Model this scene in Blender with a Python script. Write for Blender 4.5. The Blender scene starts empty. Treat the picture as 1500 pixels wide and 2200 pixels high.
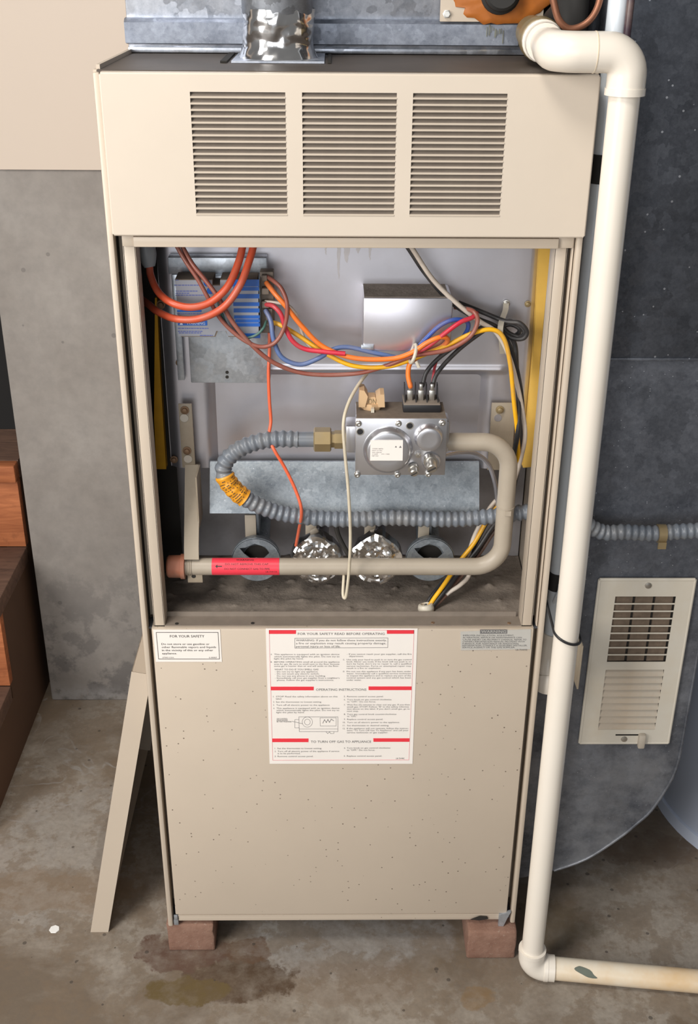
import bpy, bmesh, math, random
from mathutils import Vector, Matrix, noise
random.seed(7)
scene = bpy.context.scene
COL = scene.collection
# ------------------------------------------------------------------ camera
F_PX = 2410.0
TH, RO, YA = .4635, .0079, .0153
CAM = Vector((-.0134, -1.279, 1.4164))
FW = Vector((math.sin(YA)*math.cos(TH), math.cos(YA)*math.cos(TH), -math.sin(TH)))
R0 = Vector((math.cos(YA), -math.sin(YA), 0)); U0 = R0.cross(FW)
RT = R0*math.cos(RO) + U0*math.sin(RO); UP = -R0*math.sin(RO) + U0*math.cos(RO)
cd = bpy.data.cameras.new('camera'); cd.sensor_fit = 'VERTICAL'; cd.sensor_height = 24.0; cd.sensor_width = 24.0
cd.lens = F_PX/2200*24.0; cd.clip_start = .02
cam = bpy.data.objects.new('camera', cd); COL.objects.link(cam)
M = Matrix((RT, UP, -FW)).transposed().to_4x4(); M.translation = CAM
cam.matrix_world = M; scene.camera = cam
# ------------------------------------------------------------------ world, lights, exposure
w = bpy.data.worlds.new('world'); scene.world = w; w.use_nodes = True
w.node_tree.nodes['Background'].inputs[0].default_value = (1.0, .985, .96, 1)
w.node_tree.nodes['Background'].inputs[1].default_value = .17
def area_light(name, loc, target, sx, sy, power, col):
    l = bpy.data.lights.new(name, 'AREA'); l.shape = 'RECTANGLE'; l.size = sx; l.size_y = sy
    l.energy = power; l.color = col
    o = bpy.data.objects.new(name, l); COL.objects.link(o); o.location = loc
    o.rotation_euler = (Vector(target)-Vector(loc)).to_track_quat('-Z', 'Y').to_euler()
    return o
area_light('side_window_daylight', (-1.75, -1.75, 1.65), (0, .1, 1.0), 1.1, 1.6, 66, (1.0, .97, .925))
area_light('garage_doorway_daylight', (-.45, -4.0, 1.45), (0, 0, .8), 2.0, 2.0, 40, (.96, .98, 1.0))
area_light('overhead_fill', (-.6, -1.0, 2.75), (-.2, -.1, .6), .5, .5, 24, (1.0, .95, .88))  # unseen overhead fill light, strengthened to brighten the floor
vs = scene.view_settings
vs.view_transform = 'Standard'; vs.look = 'None'; vs.gamma = 1.0; vs.use_curve_mapping = False; vs.exposure = 0.0

# ------------------------------------------------------------------ pixel -> point helpers
def ray(x, y): return FW*F_PX + RT*(x-750) - UP*(y-1100)
def PY(x, y, Y):
    d = ray(x, y); return CAM + d*((Y-CAM.y)/d.y)
def PZ(x, y, Z):
    d = ray(x, y); return CAM + d*((Z-CAM.z)/d.z)
def PX(x, y, X):
    d = ray(x, y); return CAM + d*((X-CAM.x)/d.x)

# ------------------------------------------------------------------ materials
def nodes_of(name):
    m = bpy.data.materials.new(name); m.use_nodes = True
    nt = m.node_tree; b = nt.nodes['Principled BSDF']
    return m, nt, b
def N(nt, typ, **kw):
    n = nt.nodes.new(typ)
    for k, v in kw.items():
        if k.startswith('i_'): n.inputs[k[2:].replace('_', ' ')].default_value = v
        else: setattr(n, k, v)
    return n
def ramp(nt, fac, stops):
    r = nt.nodes.new('ShaderNodeValToRGB'); nt.links.new(fac, r.inputs[0])
    e = r.color_ramp.elements
    while len(e) < len(stops): e.new(.5)
    for i, (p, c) in enumerate(stops):
        e[i].position = p; e[i].color = (c, c, c, 1) if isinstance(c, (int, float)) else (*c, 1)
    return r.outputs[0]
def mixc(nt, fac, a, b, typ='MIX'):
    m = nt.nodes.new('ShaderNodeMix'); m.data_type = 'RGBA'; m.blend_type = typ
    for sock, v in ((m.inputs[0], fac), (m.inputs[6], a), (m.inputs[7], b)):
        if isinstance(v, bpy.types.NodeSocket): nt.links.new(v, sock)
        elif isinstance(v, (int, float)): sock.default_value = v
        else: sock.default_value = (*v, 1)
    return m.outputs[2]
def mth(nt, op, a, b=None):
    m = nt.nodes.new('ShaderNodeMath'); m.operation = op
    for s, v in zip(m.inputs, (a, b)):
        if v is None: continue
        if isinstance(v, bpy.types.NodeSocket): nt.links.new(v, s)
        else: s.default_value = v
    return m.outputs[0]
def coords(nt, scale=None):
    t = nt.nodes.new('ShaderNodeTexCoord'); o = t.outputs['Object']
    if scale:
        mp = nt.nodes.new('ShaderNodeMapping'); mp.inputs['Scale'].default_value = scale
        nt.links.new(o, mp.inputs[0]); o = mp.outputs[0]
    return o
def tex_noise(nt, co, scale, detail=4, rough=.55, dist=0):
    n = N(nt, 'ShaderNodeTexNoise'); n.inputs['Scale'].default_value = scale
    n.inputs['Detail'].default_value = detail; n.inputs['Roughness'].default_value = rough
    n.inputs['Distortion'].default_value = dist
    nt.links.new(co, n.inputs['Vector']); return n.outputs['Fac']
def bump(nt, b, h, strength=.2, dist=.002):
    n = N(nt, 'ShaderNodeBump'); n.inputs['Strength'].default_value = strength; n.inputs['Distance'].default_value = dist
    nt.links.new(h, n.inputs['Height']); nt.links.new(n.outputs[0], b.inputs['Normal'])
def plain(name, col, rough=.5, metal=0, var=.12, scale=30, bmp=0, dirt=None, dirt_amt=.35):
    m, nt, b = nodes_of(name); co = coords(nt)
    n = tex_noise(nt, co, scale)
    c = mixc(nt, n, tuple(x*(1-var) for x in col), tuple(min(1, x*(1+var)) for x in col))
    if dirt:
        d = ramp(nt, tex_noise(nt, co, scale*.45, 6, .65), [(.45, 0.0), (.7, dirt_amt)])
        c = mixc(nt, d, c, dirt)
    nt.links.new(c, b.inputs['Base Color'])
    b.inputs['Roughness'].default_value = rough; b.inputs['Metallic'].default_value = metal
    if bmp: bump(nt, b, n, bmp, .001)
    return m
def specks(nt, co, scale, thr, density):
    v = N(nt, 'ShaderNodeTexVoronoi'); v.inputs['Scale'].default_value = scale; nt.links.new(co, v.inputs['Vector'])
    s = nt.nodes.new('ShaderNodeSeparateColor'); nt.links.new(v.outputs['Color'], s.inputs[0])
    rad = mth(nt, 'MULTIPLY', s.outputs[1], thr)
    a = mth(nt, 'LESS_THAN', v.outputs['Distance'], rad)
    return mth(nt, 'MULTIPLY', a, mth(nt, 'LESS_THAN', s.outputs[0], density))
def paint(name, col, specky=0, rough=.42):
    m, nt, b = nodes_of(name); co = coords(nt)
    n = tex_noise(nt, co, 9, 5, .6)
    c = mixc(nt, n, tuple(x*.95 for x in col), tuple(x*1.05 for x in col))
    if specky:
        f = specks(nt, co, 50, .085, .8)
        f2 = specks(nt, co, 120, .14, .32)
        pres = ramp(nt, tex_noise(nt, co, 6, 3), [(.36, .45), (.58, 1.0)])
        f = mth(nt, 'MULTIPLY', mth(nt, 'MAXIMUM', f, f2), mth(nt, 'MULTIPLY', pres, specky))
        c = mixc(nt, f, c, (.16, .12, .095))
        st = mth(nt, 'MULTIPLY', specks(nt, coords(nt, (1, 1, .25)), 16, .05, .10), .5)
        c = mixc(nt, st, c, (.42, .22, .07))
    nt.links.new(c, b.inputs['Base Color']); b.inputs['Roughness'].default_value = rough
    bump(nt, b, tex_noise(nt, co, 300, 2), .04, .001)
    return m
def galv(name, lo, hi, rough=.42, scale=70, metal=.85, spark=.25, stain=None, pale_foot=False):
    m, nt, b = nodes_of(name); co = coords(nt)
    v = N(nt, 'ShaderNodeTexVoronoi'); v.inputs['Scale'].default_value = scale; v.inputs['Randomness'].default_value = 1
    wn = nt.nodes.new('ShaderNodeVectorMath'); wn.operation = 'ADD'
    nn = N(nt, 'ShaderNodeTexNoise'); nn.inputs['Scale'].default_value = scale*2; nt.links.new(co, nn.inputs['Vector'])
    sc = nt.nodes.new('ShaderNodeVectorMath'); sc.operation = 'SCALE'; sc.inputs['Scale'].default_value = .016
    nt.links.new(nn.outputs['Color'], sc.inputs[0]); nt.links.new(co, wn.inputs[0]); nt.links.new(sc.outputs[0], wn.inputs[1])
    nt.links.new(wn.outputs[0], v.inputs['Vector'])
    s = nt.nodes.new('ShaderNodeSeparateColor'); nt.links.new(v.outputs['Color'], s.inputs[0])
    g = tex_noise(nt, co, 7, 6, .65); h = tex_noise(nt, co, scale*2.6, 4, .7)
    f = mth(nt, 'ADD', mth(nt, 'ADD', mth(nt, 'MULTIPLY', s.outputs[0], .13), mth(nt, 'MULTIPLY', h, .42)), mth(nt, 'MULTIPLY', g, .45))
    c = mixc(nt, ramp(nt, f, [(.32, 0.0), (.68, 1.0)]), lo, hi)
    fl = mth(nt, 'MULTIPLY', specks(nt, co, scale*2.6, .26, .13), spark)
    c = mixc(nt, fl, c, (.8, .83, .9))
    if stain:
        d = ramp(nt, tex_noise(nt, co, 9, 7, .7), [(.48, 0.0), (.66, .55)])
        c = mixc(nt, d, c, stain)
    if pale_foot:   # noisy whitish film, stronger towards the foot
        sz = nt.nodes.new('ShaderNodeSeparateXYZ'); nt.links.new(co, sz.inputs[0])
        whiten = mth(nt, 'MULTIPLY', ramp(nt, sz.outputs[2], [(.05, .85), (.62, 0.0)]), ramp(nt, tex_noise(nt, co, 14, 7, .68), [(.36, .1), (.62, 1.0)]))
        c = mixc(nt, whiten, c, (.34, .35, .375))
    nt.links.new(c, b.inputs['Base Color']); b.inputs['Metallic'].default_value = metal
    r = mth(nt, 'ADD', mth(nt, 'MULTIPLY', s.outputs[1], .18), rough-.08); nt.links.new(r, b.inputs['Roughness'])
    bump(nt, b, s.outputs[2], .06, .001)
    return m
BEIGE = (.545, .462, .372)
MT = {}
MT['paint'] = paint('beige_paint', BEIGE)
MT['paint_door'] = paint('beige_paint_speckled', BEIGE, 1.0)
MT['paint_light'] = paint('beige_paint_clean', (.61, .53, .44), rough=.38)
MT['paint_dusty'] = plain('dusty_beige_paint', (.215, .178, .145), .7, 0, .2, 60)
MT['pipe_paint'] = plain('beige_pipe_paint', (.40, .345, .275), .42, 0, .08, 25, dirt=(.25, .2, .16), dirt_amt=.3)
MT['bracket'] = plain('bracket_paint', (.36, .30, .225), .45, 0, .1, 40, dirt=(.2, .15, .11))
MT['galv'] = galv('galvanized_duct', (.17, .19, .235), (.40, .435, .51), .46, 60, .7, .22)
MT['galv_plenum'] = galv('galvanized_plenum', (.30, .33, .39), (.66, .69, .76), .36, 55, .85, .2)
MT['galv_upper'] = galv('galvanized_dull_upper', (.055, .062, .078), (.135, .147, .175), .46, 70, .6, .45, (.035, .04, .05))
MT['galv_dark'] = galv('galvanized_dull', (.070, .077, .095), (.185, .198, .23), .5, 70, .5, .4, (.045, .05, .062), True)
MT['galv_bright'] = galv('galvanized_bright', (.36, .40, .45), (.62, .66, .71), .38, 75, .7, .15)
MT['galv_shield'] = galv('galvanized_shield', (.20, .235, .27), (.44, .48, .52), .42, 110, .6, .5)
MT['alum'] = plain('aluminized_steel', (.66, .65, .70), .34, .85, .07, 14, .02, (.46, .42, .40), .3)
MT['alum_cast'] = plain('cast_aluminium', (.60, .60, .63), .32, .92, .08, 60, .05)
MT['valve_top'] = plain('dusty_valve_top', (.17, .135, .105), .85, 0, .35, 120, .3)
MT['lower_back'] = plain('burner_back_panel', (.44, .42, .43), .5, .3, .15, 20, 0, (.18, .15, .13), .5)
MT['steel'] = plain('zinc_screw', (.62, .60, .56), .3, .95, .1, 80)
MT['rust_screw'] = plain('rusty_screw', (.24, .15, .09), .6, .5, .3, 120)
MT['chrome'] = plain('shiny_foil', (.82, .82, .83), .16, 1, .05, 60)
MT['foil'] = plain('crinkled_foil', (.86, .85, .84), .2, 1, .05, 60)
MT['flue'] = galv('flue_steel', (.30, .32, .36), (.52, .55, .6), .4, 60, .85, .1)
MT['dust'] = None
MT['black'] = plain('black_plastic', (.018, .018, .02), .4, 0, .2, 40)
MT['blackwire'] = plain('black_wire', (.02, .02, .022), .45, 0, .3, 40, 0, (.16, .14, .13), .4)
MT['rubber'] = plain('black_rubber', (.02, .019, .018), .7, 0, .3, 30, .3)
MT['dark'] = plain('dark_parts_and_shade', (.02, .017, .014), .8, 0, .3, 30)  # near-black for holes and dark parts, and for shade painted into the cabinet
MT['topplate'] = plain('dirty_top_plate', (.085, .066, .052), .6, .2, .35, 18, .1)
MT['grey'] = plain('grey_coated_metal', (.155, .175, .205), .36, .0, .12, 40, 0, (.27, .24, .2), .45)
MT['grey2'] = plain('grey_connector', (.34, .38, .41), .4, 0, .1, 40)
MT['brass'] = plain('brass_fitting', (.34, .255, .13), .42, .45, .12, 60, 0, (.3, .25, .18), .5)
MT['amber'] = plain('amber_wrap', (.80, .33, .02), .4, 0, .3, 60, .1)
MT['insul'] = plain('yellow_insulation', (.80, .50, .10), .85, 0, .14, 35, .25)
MT['insul_dk'] = plain('amber_insulation', (.70, .36, .02), .8, 0, .2, 35, .25)
MT['cap'] = plain('red_pipe_cap', (.35, .13, .075), .6, 0, .25, 50, .2, (.3, .24, .2), .7)
MT['red_label'] = plain('red_label', (.80, .045, .075), .42, 0, .06, 40)
MT['ink'] = plain('black_ink', (.035, .03, .03), .6, 0, .1, 50)
MT['greyink'] = plain('grey_ink', (.16, .155, .155), .6, 0, .1, 50)
MT['redink'] = plain('red_ink', (.80, .04, .06), .5, 0, .05, 50)
MT['pinkink'] = plain('pink_ink', (.75, .25, .28), .5, 0, .05, 50)
MT['paper'] = plain('white_label', (.86, .81, .76), .4, 0, .04, 22)
MT['paper2'] = plain('silver_label', (.50, .485, .45), .45, .0, .06, 40)
MT['module_label'] = plain('module_label', (.30, .31, .35), .4, .3, .1, 40)
MT['blueink'] = plain('blue_ink', (.012, .10, .42), .4, 0, .1, 60)
MT['blueink2'] = plain('violet_blue_ink', (.10, .13, .36), .5, 0, .1, 60)
MT['whiteink'] = plain('white_ink', (.62, .7, .85), .5, 0, .05, 60)
MT['tan'] = plain('tan_plastic', (.62, .42, .24), .45, 0, .08, 60)
MT['nylon'] = plain('nylon_tie', (.58, .53, .44), .4, 0, .06, 40)
MT['pvc'] = plain('cream_pvc', (.80, .74, .655), .3, 0, .03, 8, 0, (.72, .62, .5), .25)
MT['pvc_stain'] = plain('stained_pvc', (.78, .70, .57), .35, 0, .05, 8, 0, (.66, .38, .11), .9)
MT['greenpaint'] = plain('green_smear', (.13, .15, .12), .6, 0, .2, 40)
MT['stain'] = plain('water_stain', (.56, .53, .53), .42, .75, .15, 60)
MT['drip'] = plain('mineral_drip', (.19, .195, .165), .8, 0, .4, 90, .3)
MT['grey_pvc'] = plain('pale_grey_pipe', (.74, .80, .86), .35, .1, .05, 30)
MT['copper'] = plain('copper_tube', (.30, .13, .075), .45, .6, .2, 30)
MT['rustgoo'] = plain('orange_sealant', (.44, .135, .02), .5, 0, .5, 28, .5, (.25, .08, .02), .6)
MT['register'] = plain('register_enamel', (.66, .615, .53), .4, 0, .05, 18, 0, (.55, .42, .25), .3)
MT['register_slat'] = plain('register_slat', (.52, .46, .38), .5, 0, .12, 18, 0, (.42, .25, .1), .5)
MT['fin'] = plain('dusty_fin', (.17, .125, .09), .9, 0, .5, 90, .6)
MT['heater'] = plain('heater_enamel', (.52, .57, .68), .3, 0, .03, 5)
MT['hexpaper'] = plain('white_paper', (.85, .85, .83), .7, 0, .03, 30)
WIRES = dict(orange=(.92, .20, .02), vermilion=(.56, .08, .03), brown=(.29, .085, .06), red=(.60, .02, .05), yellow=(.86, .44, .01),
             blue=(.025, .085, .38), bluegrey=(.10, .16, .34), green=(.02, .14, .12), white=(.66, .58, .5), cream=(.62, .55, .42),
             dkbrown=(.13, .07, .05), coral=(.80, .13, .05), purple=(.055, .03, .045))
for k, c in WIRES.items():
    MT['w_'+k] = plain('wire_'+k, c, .38, 0, .1, 40, 0, (.27, .2, .16), .45)

def wood(name, col, dark):
    m, nt, b = nodes_of(name); co = coords(nt, (1, 8, 8))
    wv = tex_noise(nt, co, 9, 6, .6, 1.2)
    c = mixc(nt, ramp(nt, wv, [(.3, 0.0), (.7, 1.0)]), dark, col)
    k = ramp(nt, tex_noise(nt, coords(nt, (1, 4, 1)), 28, 4, .6), [(.58, 0.0), (.7, .5)])
    c = mixc(nt, k, c, tuple(x*.5 for x in dark))
    nt.links.new(c, b.inputs['Base Color']); b.inputs['Roughness'].default_value = .75
    bump(nt, b, wv, .2, .002)
    return m
MT['wood'] = wood('redwood_riser', (.47, .16, .06), (.26, .075, .025))
MT['wood_tread'] = wood('worn_tread', (.17, .095, .065), (.09, .05, .036))
MT['wood_side'] = plain('stringer_wood', (.10, .052, .03), .8, 0, .25, 6, .1)

def dust_mat():
    m, nt, b = nodes_of('settled_dust'); co = coords(nt)
    a = tex_noise(nt, co, 30, 6, .7); f = tex_noise(nt, co, 160, 4, .7)
    c = mixc(nt, ramp(nt, a, [(.35, 0.0), (.7, 1.0)]), (.17, .14, .115), (.29, .245, .205))
    c = mixc(nt, ramp(nt, f, [(.60, 0.0), (.72, .6)]), c, (.09, .07, .055))
    nt.links.new(c, b.inputs['Base Color']); b.inputs['Roughness'].default_value = .95
    bump(nt, b, f, .6, .002)
    return m
MT['dust'] = dust_mat()
def brick_mat():
    m, nt, b = nodes_of('red_brick'); co = coords(nt)
    a = tex_noise(nt, co, 22, 6, .7); f = tex_noise(nt, co, 140, 4, .7)
    c = mixc(nt, ramp(nt, a, [(.3, 0.0), (.7, 1.0)]), (.19, .095, .065), (.31, .185, .135))
    c = mixc(nt, ramp(nt, f, [(.60, 0.0), (.72, .6)]), c, (.40, .32, .26))
    nt.links.new(c, b.inputs['Base Color']); b.inputs['Roughness'].default_value = .9
    bump(nt, b, f, .5, .002)
    return m
MT['brick'] = brick_mat()
def spot(nt, co, x, y, rx, ry, wob=.35, nscale=14, soft=.12):
    # irregular stain with a shape of its own: an ellipse with a noisy outline
    s = nt.nodes.new('ShaderNodeSeparateXYZ'); nt.links.new(co, s.inputs[0])
    dx = mth(nt, 'DIVIDE', mth(nt, 'SUBTRACT', s.outputs[0], x), rx)
    dy = mth(nt, 'DIVIDE', mth(nt, 'SUBTRACT', s.outputs[1], y), ry)
    d = mth(nt, 'SQRT', mth(nt, 'ADD', mth(nt, 'MULTIPLY', dx, dx), mth(nt, 'MULTIPLY', dy, dy)))
    n = tex_noise(nt, co, nscale, 6, .65)
    d = mth(nt, 'ADD', d, mth(nt, 'MULTIPLY', mth(nt, 'SUBTRACT', n, .5), wob*4))
    m_ = ramp(nt, tex_noise(nt, co, 34, 6, .7), [(.30, .35), (.62, 1.0)])
    return mth(nt, 'MULTIPLY', m_, ramp(nt, d, [(max(0, .9-soft), 1.0), (.9, 0.0)]))
def floor_mat():
    m, nt, b = nodes_of('stained_concrete_floor'); co = coords(nt)
    a = tex_noise(nt, co, 3.2, 8, .62, .4); f = tex_noise(nt, co, 26, 7, .7); g = tex_noise(nt, co, 110, 3, .6)
    c = mixc(nt, ramp(nt, a, [(.42, 0.0), (.56, 1.0)]), (.175, .135, .098), (.325, .285, .24))
    c = mixc(nt, ramp(nt, f, [(.50, 0.0), (.72, .55)]), c, (.15, .108, .073))
    # pale ground between and in front of the bricks
    c = mixc(nt, mth(nt, 'MULTIPLY', spot(nt, co, 0.0, .03, .21, .10, .2), .55), c, (.40, .385, .375))
    c = mixc(nt, mth(nt, 'MULTIPLY', spot(nt, co, -.5, .22, .16, .2, .3), .45), c, (.33, .315, .30))
    c = mixc(nt, ramp(nt, tex_noise(nt, co, 11, 8, .72), [(.49, 0.0), (.54, .55)]), c, (.185, .135, .09))
    c = mixc(nt, ramp(nt, g, [(.35, 0.0), (.75, .35)]), c, (.13, .11, .09))
    # tan water marks
    for (x, y, rx, ry, s, cc) in ((-.5, .13, .2, .055, .6, (.21, .145, .09)), (-.40, .27, .035, .14, .5, (.135, .105, .08)),
                              (.02, -.06, .13, .05, .45, (.18, .125, .085)), (-.16, -.055, .10, .055, 1.0, (.085, .052, .03)),
                              (-.25, .0, .09, .045, 1.0, (.12, .07, .05)), (-.235, -.075, .08, .03, 1.0, (.13, .09, .035)), (-.145, .0, .045, .03, .9, (.13, .075, .045)),
                              (.205, -.09, .03, .025, .6, (.22, .13, .05)), (.33, .05, .10, .06, .55, (.10, .075, .04)),
                              (.50, -.155, .02, .04, .6, (.12, .08, .045)), (.14, -.165, .05, .03, .6, (.085, .065, .05)),
                              (-.55, -.1, .12, .1, .4, (.14, .11, .08)), (.55, .22, .1, .05, .6, (.11, .07, .045)), (-.18, .035, .05, .04, .5, (.13, .09, .06))):
        c = mixc(nt, mth(nt, 'MULTIPLY', spot(nt, co, x, y, rx, ry, .42, 22), s), c, cc)
    # white efflorescence veins
    v = ramp(nt, tex_noise(nt, co, 5.5, 3, .5, .8), [(.490, 0.0), (.5, 1.0), (.515, 0.0)])
    v = mth(nt, 'MULTIPLY', v, ramp(nt, f, [(.42, 0.0), (.6, .55)]))
    s = nt.nodes.new('ShaderNodeSeparateXYZ'); nt.links.new(co, s.inputs[0])
    v = mth(nt, 'MULTIPLY', v, ramp(nt, s.outputs[1], [(.12, 0.0), (.35, 1.0)]))
    c = mixc(nt, v, c, (.36, .355, .35))
    c = mixc(nt, mth(nt, 'MULTIPLY', specks(nt, co, 55, .2, .3), .7), c, (.06, .048, .04))
    nt.links.new(c, b.inputs['Base Color'])
    b.inputs['Roughness'].default_value = .62
    bump(nt, b, g, .12, .002)
    return m
MT['floor'] = floor_mat()
def concrete_wall():
    m, nt, b = nodes_of('grey_concrete_wall'); co = coords(nt)
    a = tex_noise(nt, co, 4, 8, .62, .3); f = tex_noise(nt, co, 30, 7, .7)
    c = mixc(nt, ramp(nt, a, [(.32, 0.0), (.68, 1.0)]), (.20, .178, .160), (.285, .262, .242))
    s = nt.nodes.new('ShaderNodeSeparateXYZ'); nt.links.new(co, s.inputs[0])
    low = ramp(nt, s.outputs[2], [(.0, 1.0), (.42, 0.0)])
    bl = mth(nt, 'MULTIPLY', ramp(nt, tex_noise(nt, co, 16, 7, .65), [(.49, 0.0), (.56, .95)]), low)
    c = mixc(nt, bl, c, (.125, .115, .11))
    low2 = ramp(nt, mth(nt, 'ADD', s.outputs[2], mth(nt, 'MULTIPLY', a, .06)), [(.045, 1.0), (.075, 0.0)])
    c = mixc(nt, mth(nt, 'MULTIPLY', low2, ramp(nt, f, [(.4, 0.0), (.6, .8)])), c, (.36, .345, .335))
    c = mixc(nt, ramp(nt, f, [(.4, 0.0), (.75, .35)]), c, (.12, .11, .105))
    c = mixc(nt, mth(nt, 'MULTIPLY', specks(nt, co, 17, .24, .7), .5), c, (.10, .09, .085))
    nt.links.new(c, b.inputs['Base Color']); b.inputs['Roughness'].default_value = .85
    pits = specks(nt, co, 60, .26, .7)
    h = mth(nt, 'SUBTRACT', mth(nt, 'MULTIPLY', f, .35), pits)
    bump(nt, b, h, .35, .002)
    return m
MT['conc'] = concrete_wall()
MT['drywall'] = plain('cream_drywall', (.535, .455, .385), .8, 0, .03, 3, .03)
MT['stairwell'] = plain('dark_stairwell', (.007, .006, .006), .9, 0, .2, 4)  # near-black base colour paints in the shade of the stairwell

# ------------------------------------------------------------------ mesh helpers
WL = {}   # world location of each object's origin
def new_bm(): return bmesh.new()
def box(bm, x0, x1, y0, y1, z0, z1, bev=0, seg=2):
    vs_ = [bm.verts.new((x, y, z)) for x in (x0, x1) for y in (y0, y1) for z in (z0, z1)]
    fs = []
    for q in ((0, 1, 3, 2), (4, 6, 7, 5), (0, 4, 5, 1), (2, 3, 7, 6), (0, 2, 6, 4), (1, 5, 7, 3)):
        fs.append(bm.faces.new([vs_[i] for i in q]))
    bmesh.ops.recalc_face_normals(bm, faces=fs)
    if bev:
        es = list({e for f in fs for e in f.edges})
        bmesh.ops.bevel(bm, geom=es, offset=bev, segments=seg, profile=.5, affect='EDGES')
    return vs_
def frame_at(d):
    d = Vector(d).normalized(); a = Vector((0, 0, 1)) if abs(d.z) < .9 else Vector((1, 0, 0))
    u = d.cross(a).normalized(); return u, d.cross(u).normalized()
def sweep(bm, pts, radii, n=12, caps=True, closed=False):
    pts = [Vector(p) for p in pts]; rings = []
    u = None
    L = len(pts)
    for i, p in enumerate(pts):
        if closed: t = pts[(i+1) % L]-pts[i-1]
        else: t = pts[min(i+1, L-1)]-pts[max(i-1, 0)]
        if t.length < 1e-9: t = Vector((0, 0, 1))
        t.normalize()
        if u is None: u, v = frame_at(t)
        else:
            u = (u - t*u.dot(t)); u.normalize(); v = t.cross(u)
        r = radii[i] if isinstance(radii, (list, tuple)) else radii
        rings.append([bm.verts.new(p + (u*math.cos(2*math.pi*k/n) + v*math.sin(2*math.pi*k/n))*r) for k in range(n)])
    m_ = L if closed else L-1
    for i in range(m_):
        a, b = rings[i], rings[(i+1) % L]
        for k in range(n): bm.faces.new((a[k], a[(k+1) % n], b[(k+1) % n], b[k]))
    if caps and not closed:
        bm.faces.new(list(reversed(rings[0]))); bm.faces.new(rings[-1])
    return rings
def smooth_path(pts, sub=8):
    pts = [Vector(p) for p in pts]; out = []
    for i in range(len(pts)-1):
        p0 = pts[max(i-1, 0)]; p1 = pts[i]; p2 = pts[i+1]; p3 = pts[min(i+2, len(pts)-1)]
        for s in range(sub):
            t = s/sub
            out.append(.5*((2*p1)+(p2-p0)*t+(2*p0-5*p1+4*p2-p3)*t*t+(3*p1-p0-3*p2+p3)*t**3))
    out.append(pts[-1]); return out
def resample(pts, step):
    out = [pts[0].copy()]; acc = 0
    for a, b in zip(pts, pts[1:]):
        d = (b-a).length
        if d < 1e-9: continue
        pos = step-acc
        while pos <= d:
            out.append(a+(b-a)*(pos/d)); pos += step
        acc = (acc+d) % step if False else d-(pos-step)
    return out
def cyl(bm, p0, p1, r, n=20, r1=None):
    sweep(bm, [p0, p1], [r, r if r1 is None else r1], n)
def lathe(bm, origin, axis, prof, n=28, cap=True):
    o = Vector(origin); d = Vector(axis).normalized(); u, v = frame_at(d); rings = []
    for (h, r) in prof:
        rings.append([bm.verts.new(o+d*h+(u*math.cos(2*math.pi*k/n)+v*math.sin(2*math.pi*k/n))*max(r, 1e-5)) for k in range(n)])
    for a, b in zip(rings, rings[1:]):
        for k in range(n): bm.faces.new((a[k], a[(k+1) % n], b[(k+1) % n], b[k]))
    if cap:
        bm.faces.new(list(reversed(rings[0]))); bm.faces.new(rings[-1])
    return rings
def prism(bm, poly, axis, a, b):
    # polygon of 2-D points extruded along axis ('x': (y,z), 'y': (x,z), 'z': (x,y))
    def mk(p, t): return {'x': (t, p[0], p[1]), 'y': (p[0], t, p[1]), 'z': (p[0], p[1], t)}[axis]
    A = [bm.verts.new(mk(p, a)) for p in poly]; B = [bm.verts.new(mk(p, b)) for p in poly]
    fs = [bm.faces.new(A), bm.faces.new(B)]
    for i in range(len(poly)):
        j = (i+1) % len(poly); fs.append(bm.faces.new((A[i], A[j], B[j], B[i])))
    bmesh.ops.recalc_face_normals(bm, faces=fs)
def sheet_holes(bm, xs, zs, holes, y0, y1):
    # flat sheet in the XZ plane with rectangular holes, real thickness
    xs = sorted(set(xs+[h[0] for h in holes]+[h[1] for h in holes])); zs = sorted(set(zs+[h[2] for h in holes]+[h[3] for h in holes]))
    V = {}
    def vt(i, k, y):
        if (i, k, y) not in V: V[(i, k, y)] = bm.verts.new((xs[i], y, zs[k]))
        return V[(i, k, y)]
    def solid(i, k):
        if i < 0 or k < 0 or i >= len(xs)-1 or k >= len(zs)-1: return False
        cx = (xs[i]+xs[i+1])/2; cz = (zs[k]+zs[k+1])/2
        return not any(h[0] < cx < h[1] and h[2] < cz < h[3] for h in holes)
    fs = []
    for i in range(len(xs)-1):
        for k in range(len(zs)-1):
            if not solid(i, k): continue
            for y in (y0, y1): fs.append(bm.faces.new((vt(i, k, y), vt(i+1, k, y), vt(i+1, k+1, y), vt(i, k+1, y))))
            for (di, dk, e) in ((-1, 0, ((i, k), (i, k+1))), (1, 0, ((i+1, k), (i+1, k+1))), (0, -1, ((i, k), (i+1, k))), (0, 1, ((i, k+1), (i+1, k+1)))):
                if not solid(i+di, k+dk):
                    (a, b), (c, d) = e
                    fs.append(bm.faces.new((vt(a, b, y0), vt(c, d, y0), vt(c, d, y1), vt(a, b, y1))))
    bmesh.ops.recalc_face_normals(bm, faces=fs)
def empty(name, loc, label, cat, group=None):
    o = bpy.data.objects.new(name, None); COL.objects.link(o); o.location = loc; o.empty_display_size = .02
    o['label'] = label; o['category'] = cat
    if group: o['group'] = group
    WL[o] = Vector(loc); return o
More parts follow.
